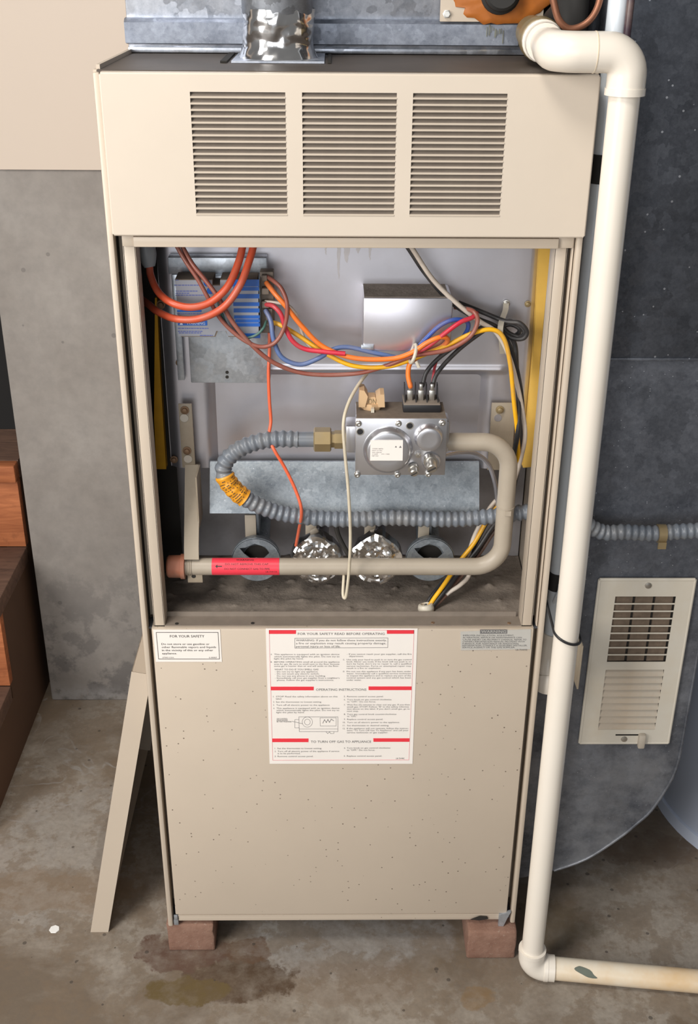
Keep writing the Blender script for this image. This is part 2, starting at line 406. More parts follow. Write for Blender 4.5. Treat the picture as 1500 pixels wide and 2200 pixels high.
def obj(name, bm, mat, parent=None, loc=None, smooth=35, label=None, cat=None, group=None, kind=None, mats=None):
    base = WL[parent] if parent else Vector((0, 0, 0))
    org = Vector(loc) if loc is not None else base
    if org.length > 0: bmesh.ops.translate(bm, verts=bm.verts, vec=-org)
    me = bpy.data.meshes.new(name); bm.to_mesh(me); bm.free()
    for m in (mats or [mat]): me.materials.append(MT[m])
    if smooth:
        me.shade_smooth()
        try: me.set_sharp_from_angle(angle=math.radians(smooth))
        except Exception: pass
    o = bpy.data.objects.new(name, me); COL.objects.link(o)
    o.parent = parent; o.location = org-base; WL[o] = org
    if label: o['label'] = label
    if cat: o['category'] = cat
    if group: o['group'] = group
    if kind: o['kind'] = kind
    return o
def inst(src, parent, loc, rot=None, scale=None):
    o = src.copy(); COL.objects.link(o); o.parent = parent
    o.location = Vector(loc)-(WL[parent] if parent else Vector((0, 0, 0))); WL[o] = Vector(loc)
    if rot: o.rotation_euler = rot
    if scale: o.scale = scale
    return o
def struct(name, bm, mat, **k):
    return obj(name, bm, mat, kind='structure', **k)
def quick(name, mat, parent, fn, **k):
    bm = new_bm(); fn(bm); return obj(name, bm, mat, parent, **k)

# ------------------------------------------------------------------ lettering
_glyph = {}
def text_geo(s):
    if s in _glyph: return _glyph[s]
    c = bpy.data.curves.new('t', 'FONT'); c.body = s; c.size = 1; c.resolution_u = 2; c.fill_mode = 'FRONT'
    o = bpy.data.objects.new('t', c)
    me = bpy.data.meshes.new_from_object(o)
    V = [v.co.copy() for v in me.vertices]; P = [list(p.vertices) for p in me.polygons]
    bpy.data.objects.remove(o); bpy.data.curves.remove(c); bpy.data.meshes.remove(me)
    x0 = min(v.x for v in V); x1 = max(v.x for v in V)
    _glyph[s] = (V, P, x0, x1); return _glyph[s]
def put_text(bm, s, x0, x1, z, h, fn, weight=1):
    # lettering whose strings span x0..x1 with cap height h, centred on height z; fn maps (x,z)->point
    V, P, a, b = text_geo(s); k = (x1-x0)/(b-a); ks = h/.70
    mk = [bm.verts.new(fn(x0+(v.x-a)*k, z-h/2+v.y*ks)) for v in V]
    for p in P:
        try: bm.faces.new([mk[i] for i in p])
        except ValueError: pass

# ================================================================== SETTING
bm = new_bm(); box(bm, -3.2, 3.2, -4.5, 1.9, -.12, 0)
struct('floor', bm, 'floor')
WY = .665; WX = -.607; LEDGE = 1.086
bm = new_bm(); box(bm, WX, 2.6, WY, .85, 0, LEDGE, .004)
struct('wall_back', bm, 'conc')
bm = new_bm(); box(bm, WX, 2.6, WY-.004, .85, LEDGE, 2.7)
struct('wall_back_upper', bm, 'drywall')
bm = new_bm(); box(bm, -3.2, WX-1.05, WY, .85, 0, 2.7)
struct('wall_left', bm, 'drywall')
bm = new_bm()
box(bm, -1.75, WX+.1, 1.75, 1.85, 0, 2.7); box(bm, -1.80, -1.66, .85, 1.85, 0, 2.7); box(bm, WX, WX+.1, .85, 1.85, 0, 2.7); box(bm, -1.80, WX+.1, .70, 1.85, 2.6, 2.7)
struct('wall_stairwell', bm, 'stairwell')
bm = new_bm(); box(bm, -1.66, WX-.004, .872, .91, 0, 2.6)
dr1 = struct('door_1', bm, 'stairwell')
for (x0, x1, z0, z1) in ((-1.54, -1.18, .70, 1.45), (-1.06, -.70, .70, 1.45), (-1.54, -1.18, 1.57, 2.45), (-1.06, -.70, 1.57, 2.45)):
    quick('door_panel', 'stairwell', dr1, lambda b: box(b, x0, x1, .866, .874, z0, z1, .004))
quick('door_knob', 'brass', dr1, lambda b: lathe(b, (-1.60, .872, 1.50), (0, -1, 0), [(0, .026), (.006, .026), (.008, .011), (.030, .011), (.036, .024), (.052, .026), (.062, .016)], 20))

# ================================================================== STAIRCASE
SX = -.627
st = empty('staircase', (-1.1, .48, 0), 'dark redwood steps climbing through the opening beside the concrete wall', 'staircase')
yA, yB, yC = .262, .481, .695
zA, zB, zC = .168, .352, .532
quick('stringer', 'wood_side', st, lambda b: prism(b, [(yA+.01, 0), (yA+.01, zA-.034), (yB+.01, zA-.034), (yB+.01, zB-.034), (yC+.01, zB-.034), (yC+.01, zC-.036), (.87, zC-.036), (.87, 0)], 'x', SX-.04, SX))
for (y0, z0, z1) in ((yA, 0, zA-.034), (yB, zA, zB-.034), (yC, zB, zC-.036)):
    quick('riser', 'wood', st, lambda b: box(b, -1.64, SX+.0015, y0, y0+.02, z0, z1, .001))
for (y0, y1, z1, ov) in ((yA, yB, zA, .0), (yB, yC, zB, .0)):
    quick('tread', 'wood_tread', st, lambda b: box(b, -1.64, SX+.003, y0-ov, y1, z1-.034, z1, .003))
quick('tread', 'wood_tread', st, lambda b: box(b, -1.64, SX+.003, yC+.018, .87, zC-.036, zC))
quick('nosing', 'wood', st, lambda b: box(b, -1.64, SX+.003, yC-.012, yC+.018, zC-.036, zC, .004))

# ================================================================== FURNACE
ZB, ZT = .058, 1.302
L, R, D = -.27, .27, .66
OZ0, OZ1 = .604, 1.115      # service opening
fu = empty('furnace', (0, .33, ZB), 'tall beige gas furnace with its burner compartment open', 'furnace')
# cabinet shell
for s in (-1, 1):
    a, b_ = (L, L+.004) if s < 0 else (R-.004, R)
    if s < 0:
        quick('side_panel', 'paint', fu, lambda b: box(b, a, b_, .002, D, ZB, ZT))
    else:
        # right side is pierced for the gas line
        c0 = PY(1120, 1100, .06)
        def rp(b):
            bb = new_bm(); sheet_holes(bb, [.002, D], [ZB, ZT], [(.06-.017, .06+.017, c0.z-.017, c0.z+.017)], a, b_)
            bmesh.ops.transform(bb, matrix=Matrix(((0, 1, 0, 0), (1, 0, 0, 0), (0, 0, 1, 0), (0, 0, 0, 1))), verts=bb.verts)
            bmesh.ops.reverse_faces(bb, faces=bb.faces)
            me = bpy.data.meshes.new('tmp'); bb.to_mesh(me); bb.free(); b.from_mesh(me); bpy.data.meshes.remove(me)
        quick('side_panel', 'paint', fu, rp)
    x = lambda d: (L+d if s < 0 else R-d)
    def seg(b, d0, d1, y0, y1, z0, z1, bev=.001):
        xa, xb = sorted((x(d0), x(d1))); box(b, xa, xb, y0, y1, z0, z1, bev)
    lz = ZB if s < 0 else ZB+.004
    quick('front_lip', 'paint', fu, lambda b: seg(b, 0, .0075, -.004, .012, lz, 1.300, .0022))
    quick('jamb_channel', 'paint', fu, lambda b: seg(b, .004, .0165, .034, .036, ZB+.02, 1.13))
    quick('jamb', 'paint', fu, lambda b: (seg(b, .0155, .0300, .004, .006, OZ0-.003, 1.13, .0006), seg(b, .0155, .0172, .004, .036, ZB+.02, 1.13, .0004), seg(b, .0284, .0300, .004, .032, OZ0-.003, 1.13, .0004)))
    if s > 0: quick('jamb_rib', 'paint', fu, lambda b: seg(b, .0085, .0105, .002, .018, OZ0, 1.126, .0008))
quick('back_panel', 'paint', fu, lambda b: box(b, L+.004, R-.004, D-.004, D, ZB, ZT))
quick('base_pan', 'galv', fu, lambda b: box(b, L+.004, R-.004, .012, D-.004, ZB, ZB+.004))
quick('top_plate', 'topplate', fu, lambda b: box(b, L+.004, R-.004, .0, D-.004, ZT-.010, ZT-.0002))
quick('top_plate_lip', 'paint', fu, lambda b: (box(b, L+.002, L+.006, .01, .235, ZT-.0004, ZT+.0045)))
# louvered upper panel
PF = -.012
pz0, pz1 = 1.1285, 1.301
banks = []
for (xa, xb) in ((408, 613), (649, 853), (888, 1091)):
    p0 = PY(xa, 199, PF); p1 = PY(xb, 199, PF)
    banks.append((p0.x, p1.x))
lz1 = PY(700, 199, PF).z; lz0 = PY(700, 464, PF).z
pl = -.2625; pr = .2705
bm = new_bm()
sheet_holes(bm, [pl+.002, pr-.002], [pz0+.002, pz1-.002], [(a, b, lz0, lz1) for a, b in banks], PF, PF+.0012)
panel = obj('louver_panel', bm, 'paint_light', fu, smooth=25)
def rim(b):
    r = .0024
    for (a, c) in (((pl+r, PF+r, pz0+r), (pl+r, PF+r, pz1-r)), ((pr-r, PF+r, pz0+r), (pr-r, PF+r, pz1-r)), ((pl+r, PF+r, pz0+r), (pr-r, PF+r, pz0+r)), ((pl+r, PF+r, pz1-r), (pr-r, PF+r, pz1-r))):
        sweep(b, [a, c], r, 12)
    box(b, pl, pl+.0012, PF+r, .004, pz0+r, pz1-r); box(b, pr-.0012, pr, PF+r, .03, pz0+r, pz1-r)
    box(b, pl+r, pr-r, PF+r, .03, pz1-.0012, pz1); box(b, pl+r, pr-r, PF+r, .004, pz0, pz0+.0012)
quick('folded_edge', 'paint_light', panel, rim)
NS = 20; pitch = (lz1-lz0)/NS
slat_src = {}
for bi, (a, b_) in enumerate(banks):
    wdt = b_-a
    src = None
    for k in range(NS):
        zt = lz1-k*pitch
        if src is None:
            bm = new_bm()
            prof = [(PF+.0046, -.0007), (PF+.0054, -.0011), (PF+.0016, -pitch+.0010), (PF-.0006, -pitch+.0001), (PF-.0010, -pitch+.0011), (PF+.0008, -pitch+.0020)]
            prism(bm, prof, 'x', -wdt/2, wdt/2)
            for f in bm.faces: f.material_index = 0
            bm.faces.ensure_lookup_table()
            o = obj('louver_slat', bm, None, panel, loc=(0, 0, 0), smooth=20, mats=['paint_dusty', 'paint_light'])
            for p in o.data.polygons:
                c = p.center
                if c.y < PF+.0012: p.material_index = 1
            o.location = Vector(((a+b_)/2, 0, zt))-WL[panel]; WL[o] = Vector(((a+b_)/2, 0, zt))
            src = o
        else: inst(src, panel, ((a+b_)/2, 0, zt))
quick('header_rail', 'paint', fu, lambda b: box(b, -.2405, .2425, -.004, .002, 1.1145, 1.1262, .0012))
quick('header_bracket', 'paint', fu, lambda b: box(b, -.2540, -.2405, .000, .004, 1.1145, 1.1285, .0006))
quick('header_bracket', 'paint', fu, lambda b: box(b, .2428, .2600, .000, .004, 1.1145, 1.1285, .0006))
# inside behind the louvres
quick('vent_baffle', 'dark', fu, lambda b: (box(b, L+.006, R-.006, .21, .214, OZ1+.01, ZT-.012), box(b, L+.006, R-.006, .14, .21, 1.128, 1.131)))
quick('draft_hood', 'flue', fu, lambda b: (prism(b, [(-.16, 1.15), (.04, 1.15), (-.03, 1.27), (-.12, 1.27)], 'y', .06, .17)))
# ---------------- lower door
dz0, dz1 = .083, .6035
DF = -.004
def door(b):
    box(b, -.2572, .2560, DF, .004, dz0, dz1, .0018)
    box(b, -.2572, .2560, DF+.003, .022, dz1-.0022, dz1-.0004)
door_o = quick('lower_door', 'paint_door', fu, door)
quick('door_top_flange', 'paint_dusty', door_o, lambda b: (box(b, -.2560, .2550, .004, .027, dz1-.0008, dz1+.0010), box(b, -.240, .236, .027, .0285, dz1-.001, dz1+.008)))
for (x, y) in ((380, 1340), (543, 1339), (930, 1338), (1094, 1339)):
    p = PZ(x, y, dz1+.001)
    quick('flange_hole', 'dark' if x < 700 else 'rust_screw', door_o, lambda b: lathe(b, p, (0, 0, 1), [(0, .0026), (.0006, .0024)], 12))
quick('base_rail', 'paint_door', fu, lambda b: (box(b, -.2535, .2460, -.001, .014, ZB+.009, dz0-.001, .001), box(b, -.2535, .2460, -.0025, 0, dz0-.004, dz0-.0025)))
quick('leveling_clip', 'galv_bright', fu, lambda b: (box(b, -.2610, -.2540, -.002, .010, ZB+.001, ZB+.012, .0006), box(b, -.2600, -.2545, -.0035, -.001, ZB+.013, ZB+.023, .0006)))
quick('rail_bracket', 'galv_bright', fu, lambda b: prism(b, [(.244, ZB), (.252, ZB-.0), (.258, ZB+.02), (.262, ZB+.03), (.244, ZB+.024)], 'y', -.006, -.001))
quick('rail_tear', 'dark', fu, lambda b: prism(b, [(.200, ZB+.012), (.215, ZB+.010), (.228, ZB+.013), (.226, ZB+.018), (.214, ZB+.019), (.206, ZB+.015)], 'y', -.0035, -.0028))

# ---------------- labels on the door
LY = DF-.0006
def px_fn(y): return lambda x, z: Vector((x, y, z))
def label_row(b, s, x0, x1, yc, hpx, y=LY-.0003):
    A = PY(x0, yc, y); B = PY(x1, yc, y); h = (PY(x0, yc-hpx/2, y)-PY(x0, yc+hpx/2, y)).length
    put_text(b, s, A.x, B.x, A.z, h, px_fn(y))
def quad(b, c4, y0, y1):
    P = [PY(x, yy, y0) for x, yy in c4]
    prism(b, [(p.x, p.z) for p in P], 'y', y0, y1)
def stroke(b, x0, y0_, x1, y1_, wpx, y=LY-.00025):
    d = Vector((x1-x0, y1_-y0_)); n = Vector((-d.y, d.x)).normalized()*wpx/2
    quad(b, [(x0+n.x, y0_+n.y), (x1+n.x, y1_+n.y), (x1-n.x, y1_-n.y), (x0-n.x, y0_-n.y)], y-.00005, y+.0002)
def polyline(b, pts, wpx):
    for p, q in zip(pts, pts[1:]): stroke(b, *p, *q, wpx)
# safety label
lb = quick('safety_label', 'paper', fu, lambda b: quad(b, [(329, 1353), (473, 1353), (477, 1422), (335, 1422)], LY, DF-.0001), label='small white label headed FOR YOUR SAFETY')
def sl(b):
    label_row(b, 'FOR YOUR SAFETY', 365, 439, 1367, 5.2)
    for i, (s, x1) in enumerate((('Do not store or use gasoline or', 450), ('other flammable vapors and liquids', 464), ('in the vicinity of this or any other', 458), ('appliance.', 380))):
        label_row(b, s, 347+i*.4, x1, 1383.6+i*6.7, 4.1)
    label_row(b, 'LITHO U.S.A.', 349, 374, 1412.6, 2.4); label_row(b, 'S-30357', 449, 466, 1412.8, 2.6)
quick('lettering', 'ink', lb, sl, smooth=0)
quick('label_border', 'ink', lb, lambda b: polyline(b, [(335.5, 1358.7), (468.5, 1358.7), (471.6, 1416), (340.8, 1416), (335.5, 1358.7)], .9), smooth=0)
# instruction label
def cx(x): return 560+x/4.1667
def cy(y): return 1330+y/4.1667
lb = quick('instruction_label', 'paper', fu, lambda b: quad(b, [(571, 1350.5), (897.5, 1350.5), (886.5, 1641), (579.5, 1641)], LY, DF-.0001), label='large white instruction label with red bands')
for (x0, x1, y0, y1) in ((74, 317, 100, 133), (1130, 1375, 100, 132), (91, 476, 606, 638), (966, 1352, 604, 636), (104, 429, 1070, 1102), (1009, 1333, 1068, 1099)):
    quick('red_band', 'redink', lb, lambda b: quad(b, [(cx(x0), cy(y0)), (cx(x1), cy(y0)), (cx(x1-1), cy(y1)), (cx(x0+1), cy(y1))], LY-.0003, LY), smooth=0)
quick('label_border', 'pinkink', lb, lambda b: polyline(b, [(cx(76), cy(100)), (cx(1374), cy(100)), (cx(1328), cy(1262)), (cx(108), cy(1264)), (cx(76), cy(100))], .6), smooth=0)
rows_bold = [('FOR YOUR SAFETY READ BEFORE OPERATING', 333, 1110, 132, 20), ('WARNING: If you do not follow these instructions exactly,', 316, 1128, 190, 17),
    ('a fire or explosion may result causing property damage,', 316, 1124, 217, 17), ('personal injury or loss of life.', 316, 714, 245, 17),
    ('OPERATING INSTRUCTIONS', 495, 947, 632, 20), ('TO TURN OFF GAS TO APPLIANCE', 450, 990, 1098, 20), ('WHAT TO DO IF YOU SMELL GAS', 124, 517, 451, 14)]
rows = [('A.', 90, 102, 316), ('This appliance is equipped with an ignition device', 121, 705, 316), ('which automatically lights the pilot. Do not try to', 121, 705, 336), ('light the pilot by hand.', 121, 382, 355),
    ('B.', 90, 104, 384), ('BEFORE OPERATING smell all around the appliance', 121, 706, 384), ('area for gas. Be sure to smell next to the floor because', 121, 705, 403), ('some gas is heavier than air and will settle on the floor.', 121, 702, 421),
    ('- Do not try to light any appliance.', 128, 516, 471), ('- Do not touch any electric switch;', 128, 524, 490), ('Do not use any phone in your building.', 146, 582, 509), ("- Immediately call your gas supplier from a neighbor's", 128, 706, 528), ("phone. Follow the gas supplier's instructions.", 146, 656, 547),
    ('- If you cannot reach your gas supplier, call the fire', 772, 1352, 314), ('department.', 792, 922, 333),
    ('C.', 738, 754, 363), ('Use only your hand to push in or turn the gas control', 770, 1352, 363), ('knob. Never use tools. If the knob will not push in or', 770, 1350, 382), ("turn by hand, don't try to repair it, call a qualified", 770, 1350, 401), ('service technician. Force or attempted repair may', 770, 1348, 421), ('result in a fire or explosion.', 770, 1078, 440),
    ('D.', 738, 754, 469), ('Do not use this appliance if any part has been under', 770, 1348, 469), ('water. Immediately call a qualified service technician', 770, 1348, 488), ('to inspect the appliance and to replace any part of the', 770, 1346, 507), ('control system and any gas control which has been', 770, 1346, 526), ('under water.', 770, 904, 546),
    ('1.', 112, 122, 694), ('STOP! Read the safety information above on this', 138, 688, 694), ('label.', 138, 190, 714), ('2.', 112, 124, 742), ('Set the thermostat to lowest setting.', 138, 547, 742), ('3.', 112, 124, 770), ('Turn off all electric power to the appliance.', 140, 622, 770),
    ('4.', 113, 126, 799), ('This appliance is equipped with an ignition device', 141, 705, 798), ('which automatically lights the pilot. Do not try to', 141, 703, 817), ('light the pilot by hand.', 141, 392, 836),
    ('5.', 746, 760, 693), ('Remove control access panel.', 774, 1100, 693), ('6.', 746, 760, 721), ('Turn knob on gas control clockwise', 774, 1172, 721), ('to "OFF." Do not force.', 774, 1032, 740),
    ('7.', 746, 760, 768), ('Wait five (5) minutes to clear out any gas. If you then', 773, 1336, 767), ('smell gas, STOP! Follow "B" in the safety informa-', 773, 1334, 786), ("tion above on this label. If you don't smell gas, go to", 773, 1336, 805), ('next step.', 773, 878, 824),
    ('8.', 746, 760, 852), ('Turn gas control knob counterclockwise', 774, 1216, 852), ('to "ON."', 774, 862, 870), ('9.', 746, 760, 897), ('Replace control access panel.', 774, 1096, 897), ('10.', 736, 758, 925), ('Turn on all electric power to the appliance.', 774, 1245, 925), ('11.', 736, 758, 953), ('Set thermostat to desired setting.', 774, 1150, 953),
    ('12.', 736, 758, 980), ('If the appliance will not operate, follow the instruc-', 772, 1326, 979), ('tions "To Turn Off Gas To Appliance" and call your', 772, 1324, 997), ('service technician or gas supplier.', 772, 1142, 1016),
    ('1.', 126, 136, 1158), ('Set the thermostat to lowest setting.', 150, 548, 1158), ('2.', 126, 138, 1184), ('Turn off all electric power of the appliance if service', 152, 704, 1184), ('is to be performed.', 152, 356, 1203), ('3.', 126, 140, 1229), ('Remove control access panel.', 152, 472, 1229),
    ('4.', 746, 760, 1155), ('Turn knob on gas control clockwise', 772, 1162, 1154), ('to "OFF." Do not force.', 772, 1024, 1173), ('5.', 746, 760, 1226), ('Replace control access panel.', 772, 1086, 1226), ('LB-75498C', 1212, 1290, 1248),
    ('GAS CONTROL', 144, 242, 893), ('KNOB SHOWN', 144, 240, 907), ('IN "ON" POSITION', 144, 275, 919)]
def it(b):
    for s, x0, x1, y, h in rows_bold: label_row(b, s, cx(x0), cx(x1), cy(y), h/4.1667)
    for s, x0, x1, y in rows: label_row(b, s, cx(x0), cx(x1), cy(y), 12.5/4.1667)
quick('lettering', 'greyink', lb, it, smooth=0)
def dia(b):
    P = lambda *a: [(cx(x), cy(y)) for x, y in a]
    polyline(b, P((342, 876), (692, 876), (692, 1008), (346, 1008), (342, 876)), .55)
    polyline(b, P((532, 884), (676, 884), (676, 958), (534, 958), (532, 884)), .45)
    polyline(b, P((342, 900), (306, 900), (306, 974), (344, 974)), .45)
    polyline(b, P((346, 984), (692, 984)), .45)
    polyline(b, P((584, 1008), (600, 1026), (618, 1010), (626, 1026), (654, 1026), (656, 1010)), .5)
    polyline(b, P((556, 934), (572, 900), (588, 928), (602, 898), (616, 926), (632, 896), (656, 912)), .9)
    polyline(b, P((280, 915), (376, 938)), .6)
    for r in (46, 26): polyline(b, P(*[(418+r*math.cos(t*math.pi/10), 922+r*math.sin(t*math.pi/10)) for t in range(21)]), .45)
quick('diagram', 'greyink', lb, dia, smooth=0)
quick('warning_box', 'greyink', lb, lambda b: polyline(b, [(cx(x), cy(y)) for x, y in ((306, 172), (1140, 170), (1138, 256), (306, 260), (306, 172))], .6), smooth=0)
# silver warning label
lb = quick('warning_label', 'paper2', fu, lambda b: quad(b, [(989.5, 1357), (1141, 1352), (1140, 1395), (990.5, 1397)], LY, DF-.0001), label='silver warning label with grey capitals')
def c3(x): return 980+x/8.8235
def d3(y): return 1340+y/8.8235
def wl(b):
    R_ = [('IMPROPER INSTALLATION, ADJUSTMENT,', 132, 1100, 222), ('ALTERATION, SERVICE OR MAINTENANCE CAN', 126, 1245, 262), ('CAUSE INJURY OR PROPERTY DAMAGE. REFER TO', 124, 1335, 302), ("OWNER'S INFORMATION MANUAL PROVIDED WITH", 122, 1300, 340),
         ('FURNACE. FOR ASSISTANCE OR ADDITIONAL', 120, 1195, 378), ('INFORMATION, CONSULT A QUALIFIED INSTALLER,', 118, 1350, 414), ('SERVICE AGENCY OR THE GAS SUPPLIER.', 116, 1120, 450), ('LB-75409B', 1130, 1350, 494)]
    for s, x0, x1, y in R_: label_row(b, s, c3(x0), c3(x1), d3(y), 27/8.8235)
quick('lettering', 'greyink', lb, wl, smooth=0)
quick('heading_box', 'greyink', lb, lambda b: quad(b, [(c3(455), d3(112)), (c3(970), d3(112)), (c3(970), d3(188)), (c3(455), d3(190))], LY-.0003, LY), smooth=0)
quick('heading', 'paper2', lb, lambda b: label_row(b, 'WARNING', c3(480), c3(950), d3(150), 5.6, LY-.0006), smooth=0)

# ================================================================== BURNER COMPARTMENT
PLY = .12                                  # face of the heat-exchanger cover plate
def grid(b, x0, x1, z0, z1, nx, nz, fn):
    V = [[b.verts.new(fn(x0+(x1-x0)*i/nx, z0+(z1-z0)*k/nz)) for k in range(nz+1)] for i in range(nx+1)]
    for i in range(nx):
        for k in range(nz): b.faces.new((V[i][k], V[i+1][k], V[i+1][k+1], V[i][k+1]))
    return V
def sst(a, b, x):
    t = max(0, min(1, (x-a)/(b-a))); return t*t*(3-2*t)
zr = PY(800, 803, PLY).z; xr0 = PY(455, 900, PLY).x; xr1 = PY(1036, 900, PLY).x
ppl = PY(352, 800, PLY).x; ppr = PY(1143, 800, PLY).x; ppz = PY(700, 1006, PLY).z
def plate_f(x, z):
    ins = sst(xr0-.008, xr0+.012, x)*(1-sst(xr1-.010, xr1+.008, x))*(1-sst(zr-.007, zr+.005, z))
    bead = math.exp(-((z-zr-.006)/.0028)**2)*sst(xr0+.02, xr0+.05, x)*(1-sst(xr1+.022, xr1+.03, x))
    edge = sst(ppr-.006, ppr, x)+(1-sst(ppl, ppl+.012, x))
    wob = noise.noise((x*7, z*7, 3))*.0012
    return Vector((x, PLY+.010*ins-.0035*bead+edge*.008+wob, z))
def plate(b):
    grid(b, ppl, ppr, ppz, 1.135, 110, 110, plate_f)
    # thickness at the rim
    box(b, ppl, ppr, PLY+.008, PLY+.012, ppz, 1.135)
hp = quick('heat_exchanger_cover', 'alum', fu, plate, smooth=60)
quick('burner_back_panel', 'lower_back', fu, lambda b: box(b, L+.006, R-.006, .198, .202, OZ0-.004, ppz+.03))
quick('compartment_back', 'lower_back', fu, lambda b: box(b, L+.006, R-.006, .150, .152, ppz+.0, 1.13))
quick('inner_side_wall', 'dark', fu, lambda b: (box(b, L+.0045, L+.006, .018, .2, OZ0, 1.13)))  # left wall coloured near-black to paint in the unlit cavity's shade
quick('left_cavity_shade', 'dark', fu, lambda b: box(b, L+.006, ppl+.004, .1475, .1495, OZ0, 1.13))  # near-black sheet standing in for shade at the back of the left cavity
quick('shelf', 'galv_dark', fu, lambda b: box(b, L+.005, R-.005, .006, .2, OZ0-.006, OZ0-.003))
def dustf(x, y):
    n = noise.fractal((x*22, y*22, 1), 1.0, 2.0, 5)
    cl = max(0, noise.noise((x*60, y*75, 8))-.42)*.016
    return Vector((x, y, OZ0-.0025+max(-.0003, .0007*n)+cl+.004*sst(.15, .198, y)))
quick('dust_layer', 'dust', fu, lambda b: grid(b, L+.006, R-.006, .028, .197, 180, 70, dustf), kind='stuff', smooth=180)
# yellow insulation strips down both edges
def strip(b, pts, Y):
    P = [PY(x, y, Y) for x, y in pts]; prism(b, [(p.x, p.z) for p in P], 'y', Y, Y+.02)
quick('insulation_strip', 'insul', fu, lambda b: strip(b, [(1160, 520), (1184, 520), (1160, 780), (1149, 1003), (1124, 1005), (1145, 780)], .112), label='yellow insulation strip')
quick('insulation_strip', 'insul_dk', fu, lambda b: strip(b, [(333, 640), (337, 640), (344, 800), (357, 1008), (336, 1008), (331, 900)], .133), label='amber insulation strip')
def drip(b):
    random.seed(21)
    for (x, y0, y1, w_) in ((728, 520, 600, 9), (745, 520, 565, 20), (795, 520, 560, 7), (700, 520, 548, 6), (770, 520, 545, 16)):
        n = 10; Lp, Rp = [], []
        for k in range(n+1):
            t = k/n; yy = y0+(y1-y0)*t; ww = w_*(1-t)**.7*random.uniform(.75, 1.2)/2+.4; xx = x+random.uniform(-1, 1)
            for lst, sx in ((Lp, -1), (Rp, 1)):
                p = PY(xx+sx*ww, yy, PLY-.0008); q = plate_f(p.x, p.z); lst.append(b.verts.new((p.x, q.y-.0005, p.z)))
        for k in range(n): b.faces.new((Lp[k], Rp[k], Rp[k+1], Lp[k+1]))
quick('water_stain', 'stain', hp, drip, smooth=180)
# screws on the cover
def screw_mesh(b, c, r, axis=(0, -1, 0)):
    lathe(b, c, axis, [(0, r*1.15), (r*.25, r*1.15), (r*.3, r*.75), (r*.95, r*.7), (r*1.05, r*.5)], 14)
for (x, y, m, r) in ((385, 779, 'rust_screw', .0040), (597, 1000, 'brass', .0034), (1088, 652, 'steel', .0042), (1134, 653, 'brass', .0036), (374, 987, 'rust_screw', .0046), (346, 654, 'rust_screw', .0050), (1092, 985, 'steel', .0040)):
    quick('screw', m, fu, lambda b: screw_mesh(b, PY(x, y, PLY-.002 if y < 1000 else .117), r))
# control module bracket + module
def rect(b, x0, y0, x1, y1, Ya, Yb, bev=0):
    A = PY(x0, y0, Ya); B = PY(x1, y1, Ya); box(b, A.x, B.x, Ya, Yb, B.z, A.z, bev)
quick('module_bracket', 'galv_bright', fu, lambda b: (rect(b, 397, 592, 580, 823, .088, .118, .001), rect(b, 360, 553, 574, 590, .098, .118, .001), rect(b, 368, 590, 397, 817, .108, .116, .0006)))
for yy in (800, 810):
    quick('bracket_hole', 'dark', fu, lambda b: lathe(b, PY(488, yy, .0878), (0, -1, 0), [(0, .0022), (.0003, .0020)], 12))
MY = .056
def modbody(b):
    A = PY(376, 600, MY); B = PY(556, 724, MY)
    zt, zb = A.z, B.z
    zn = PY(470, 709, MY).z; xa = PY(462, 700, MY).x; xb = PY(490, 700, MY).x; xg0 = PY(457, 600, MY).x; xg1 = PY(473, 600, MY).x; zg = PY(470, 612, MY).z
    prism(b, [(A.x, zt), (xg0, zt), (xg0, zg), (xg1, zg), (xg1, zt), (B.x, zt), (B.x, zb), (xb, zb), (xb-.004, zn), (xa+.004, zn), (xa, zb), (A.x+.003, zb)], 'y', MY, .09)
cm = quick('control_module', 'valve_top', fu, modbody, label='ignition control module with silver and blue label')
def ml(b):
    quad(b, [(377, 602), (456, 602), (456, 614), (473, 614), (473, 602), (555, 602), (556, 722), (490, 722), (486, 711), (465, 711), (461, 722), (384, 722)], MY-.0006, MY)
quick('module_label', 'module_label', cm, ml, smooth=0)
def mx(x): return 360+x/5.769
def my(y): return 550+y/5.769
for (x0, x1, y0, y1) in ((800, 1135, 292, 378), (815, 1135, 384, 430), (805, 1138, 472, 526), (815, 1138, 574, 620), (820, 1140, 650, 700), (825, 1143, 736, 776), (840, 1145, 784, 824), (845, 1146, 832, 874), (865, 1150, 960, 1018), (128, 492, 802, 862), (118, 420, 670, 694)):
    quick('blue_bar', 'blueink', cm, lambda b: quad(b, [(mx(x0), my(y0)), (mx(x1), my(y0)), (mx(x1), my(y1)), (mx(x0), my(y1))], MY-.0010, MY-.0004), smooth=0)
for (x, y) in ((490, 335), (530, 430)):
    quick('blue_dot', 'blueink', cm, lambda b: lathe(b, PY(mx(x), my(y), MY-.0004), (0, -1, 0), [(0, .0042), (.0005, .0042)], 16), smooth=0)
def lines(b):
    for (x0, x1, y) in ((85, 390, 362), (100, 370, 436), (100, 280, 462), (100, 450, 486), (118, 500, 716), (240, 500, 770), (130, 515, 898), (130, 440, 934), (140, 425, 954), (400, 560, 985), (100, 135, 300)):
        n = int((x1-x0)/26); xx = x0
        while xx < x1-8:
            wd = random.uniform(14, 40); quad(b, [(mx(xx), my(y-6)), (mx(min(x1, xx+wd)), my(y-6)), (mx(min(x1, xx+wd)), my(y+6)), (mx(xx), my(y+6))], MY-.0009, MY-.0004); xx += wd+7
quick('label_print', 'blueink2', cm, lines, smooth=0)
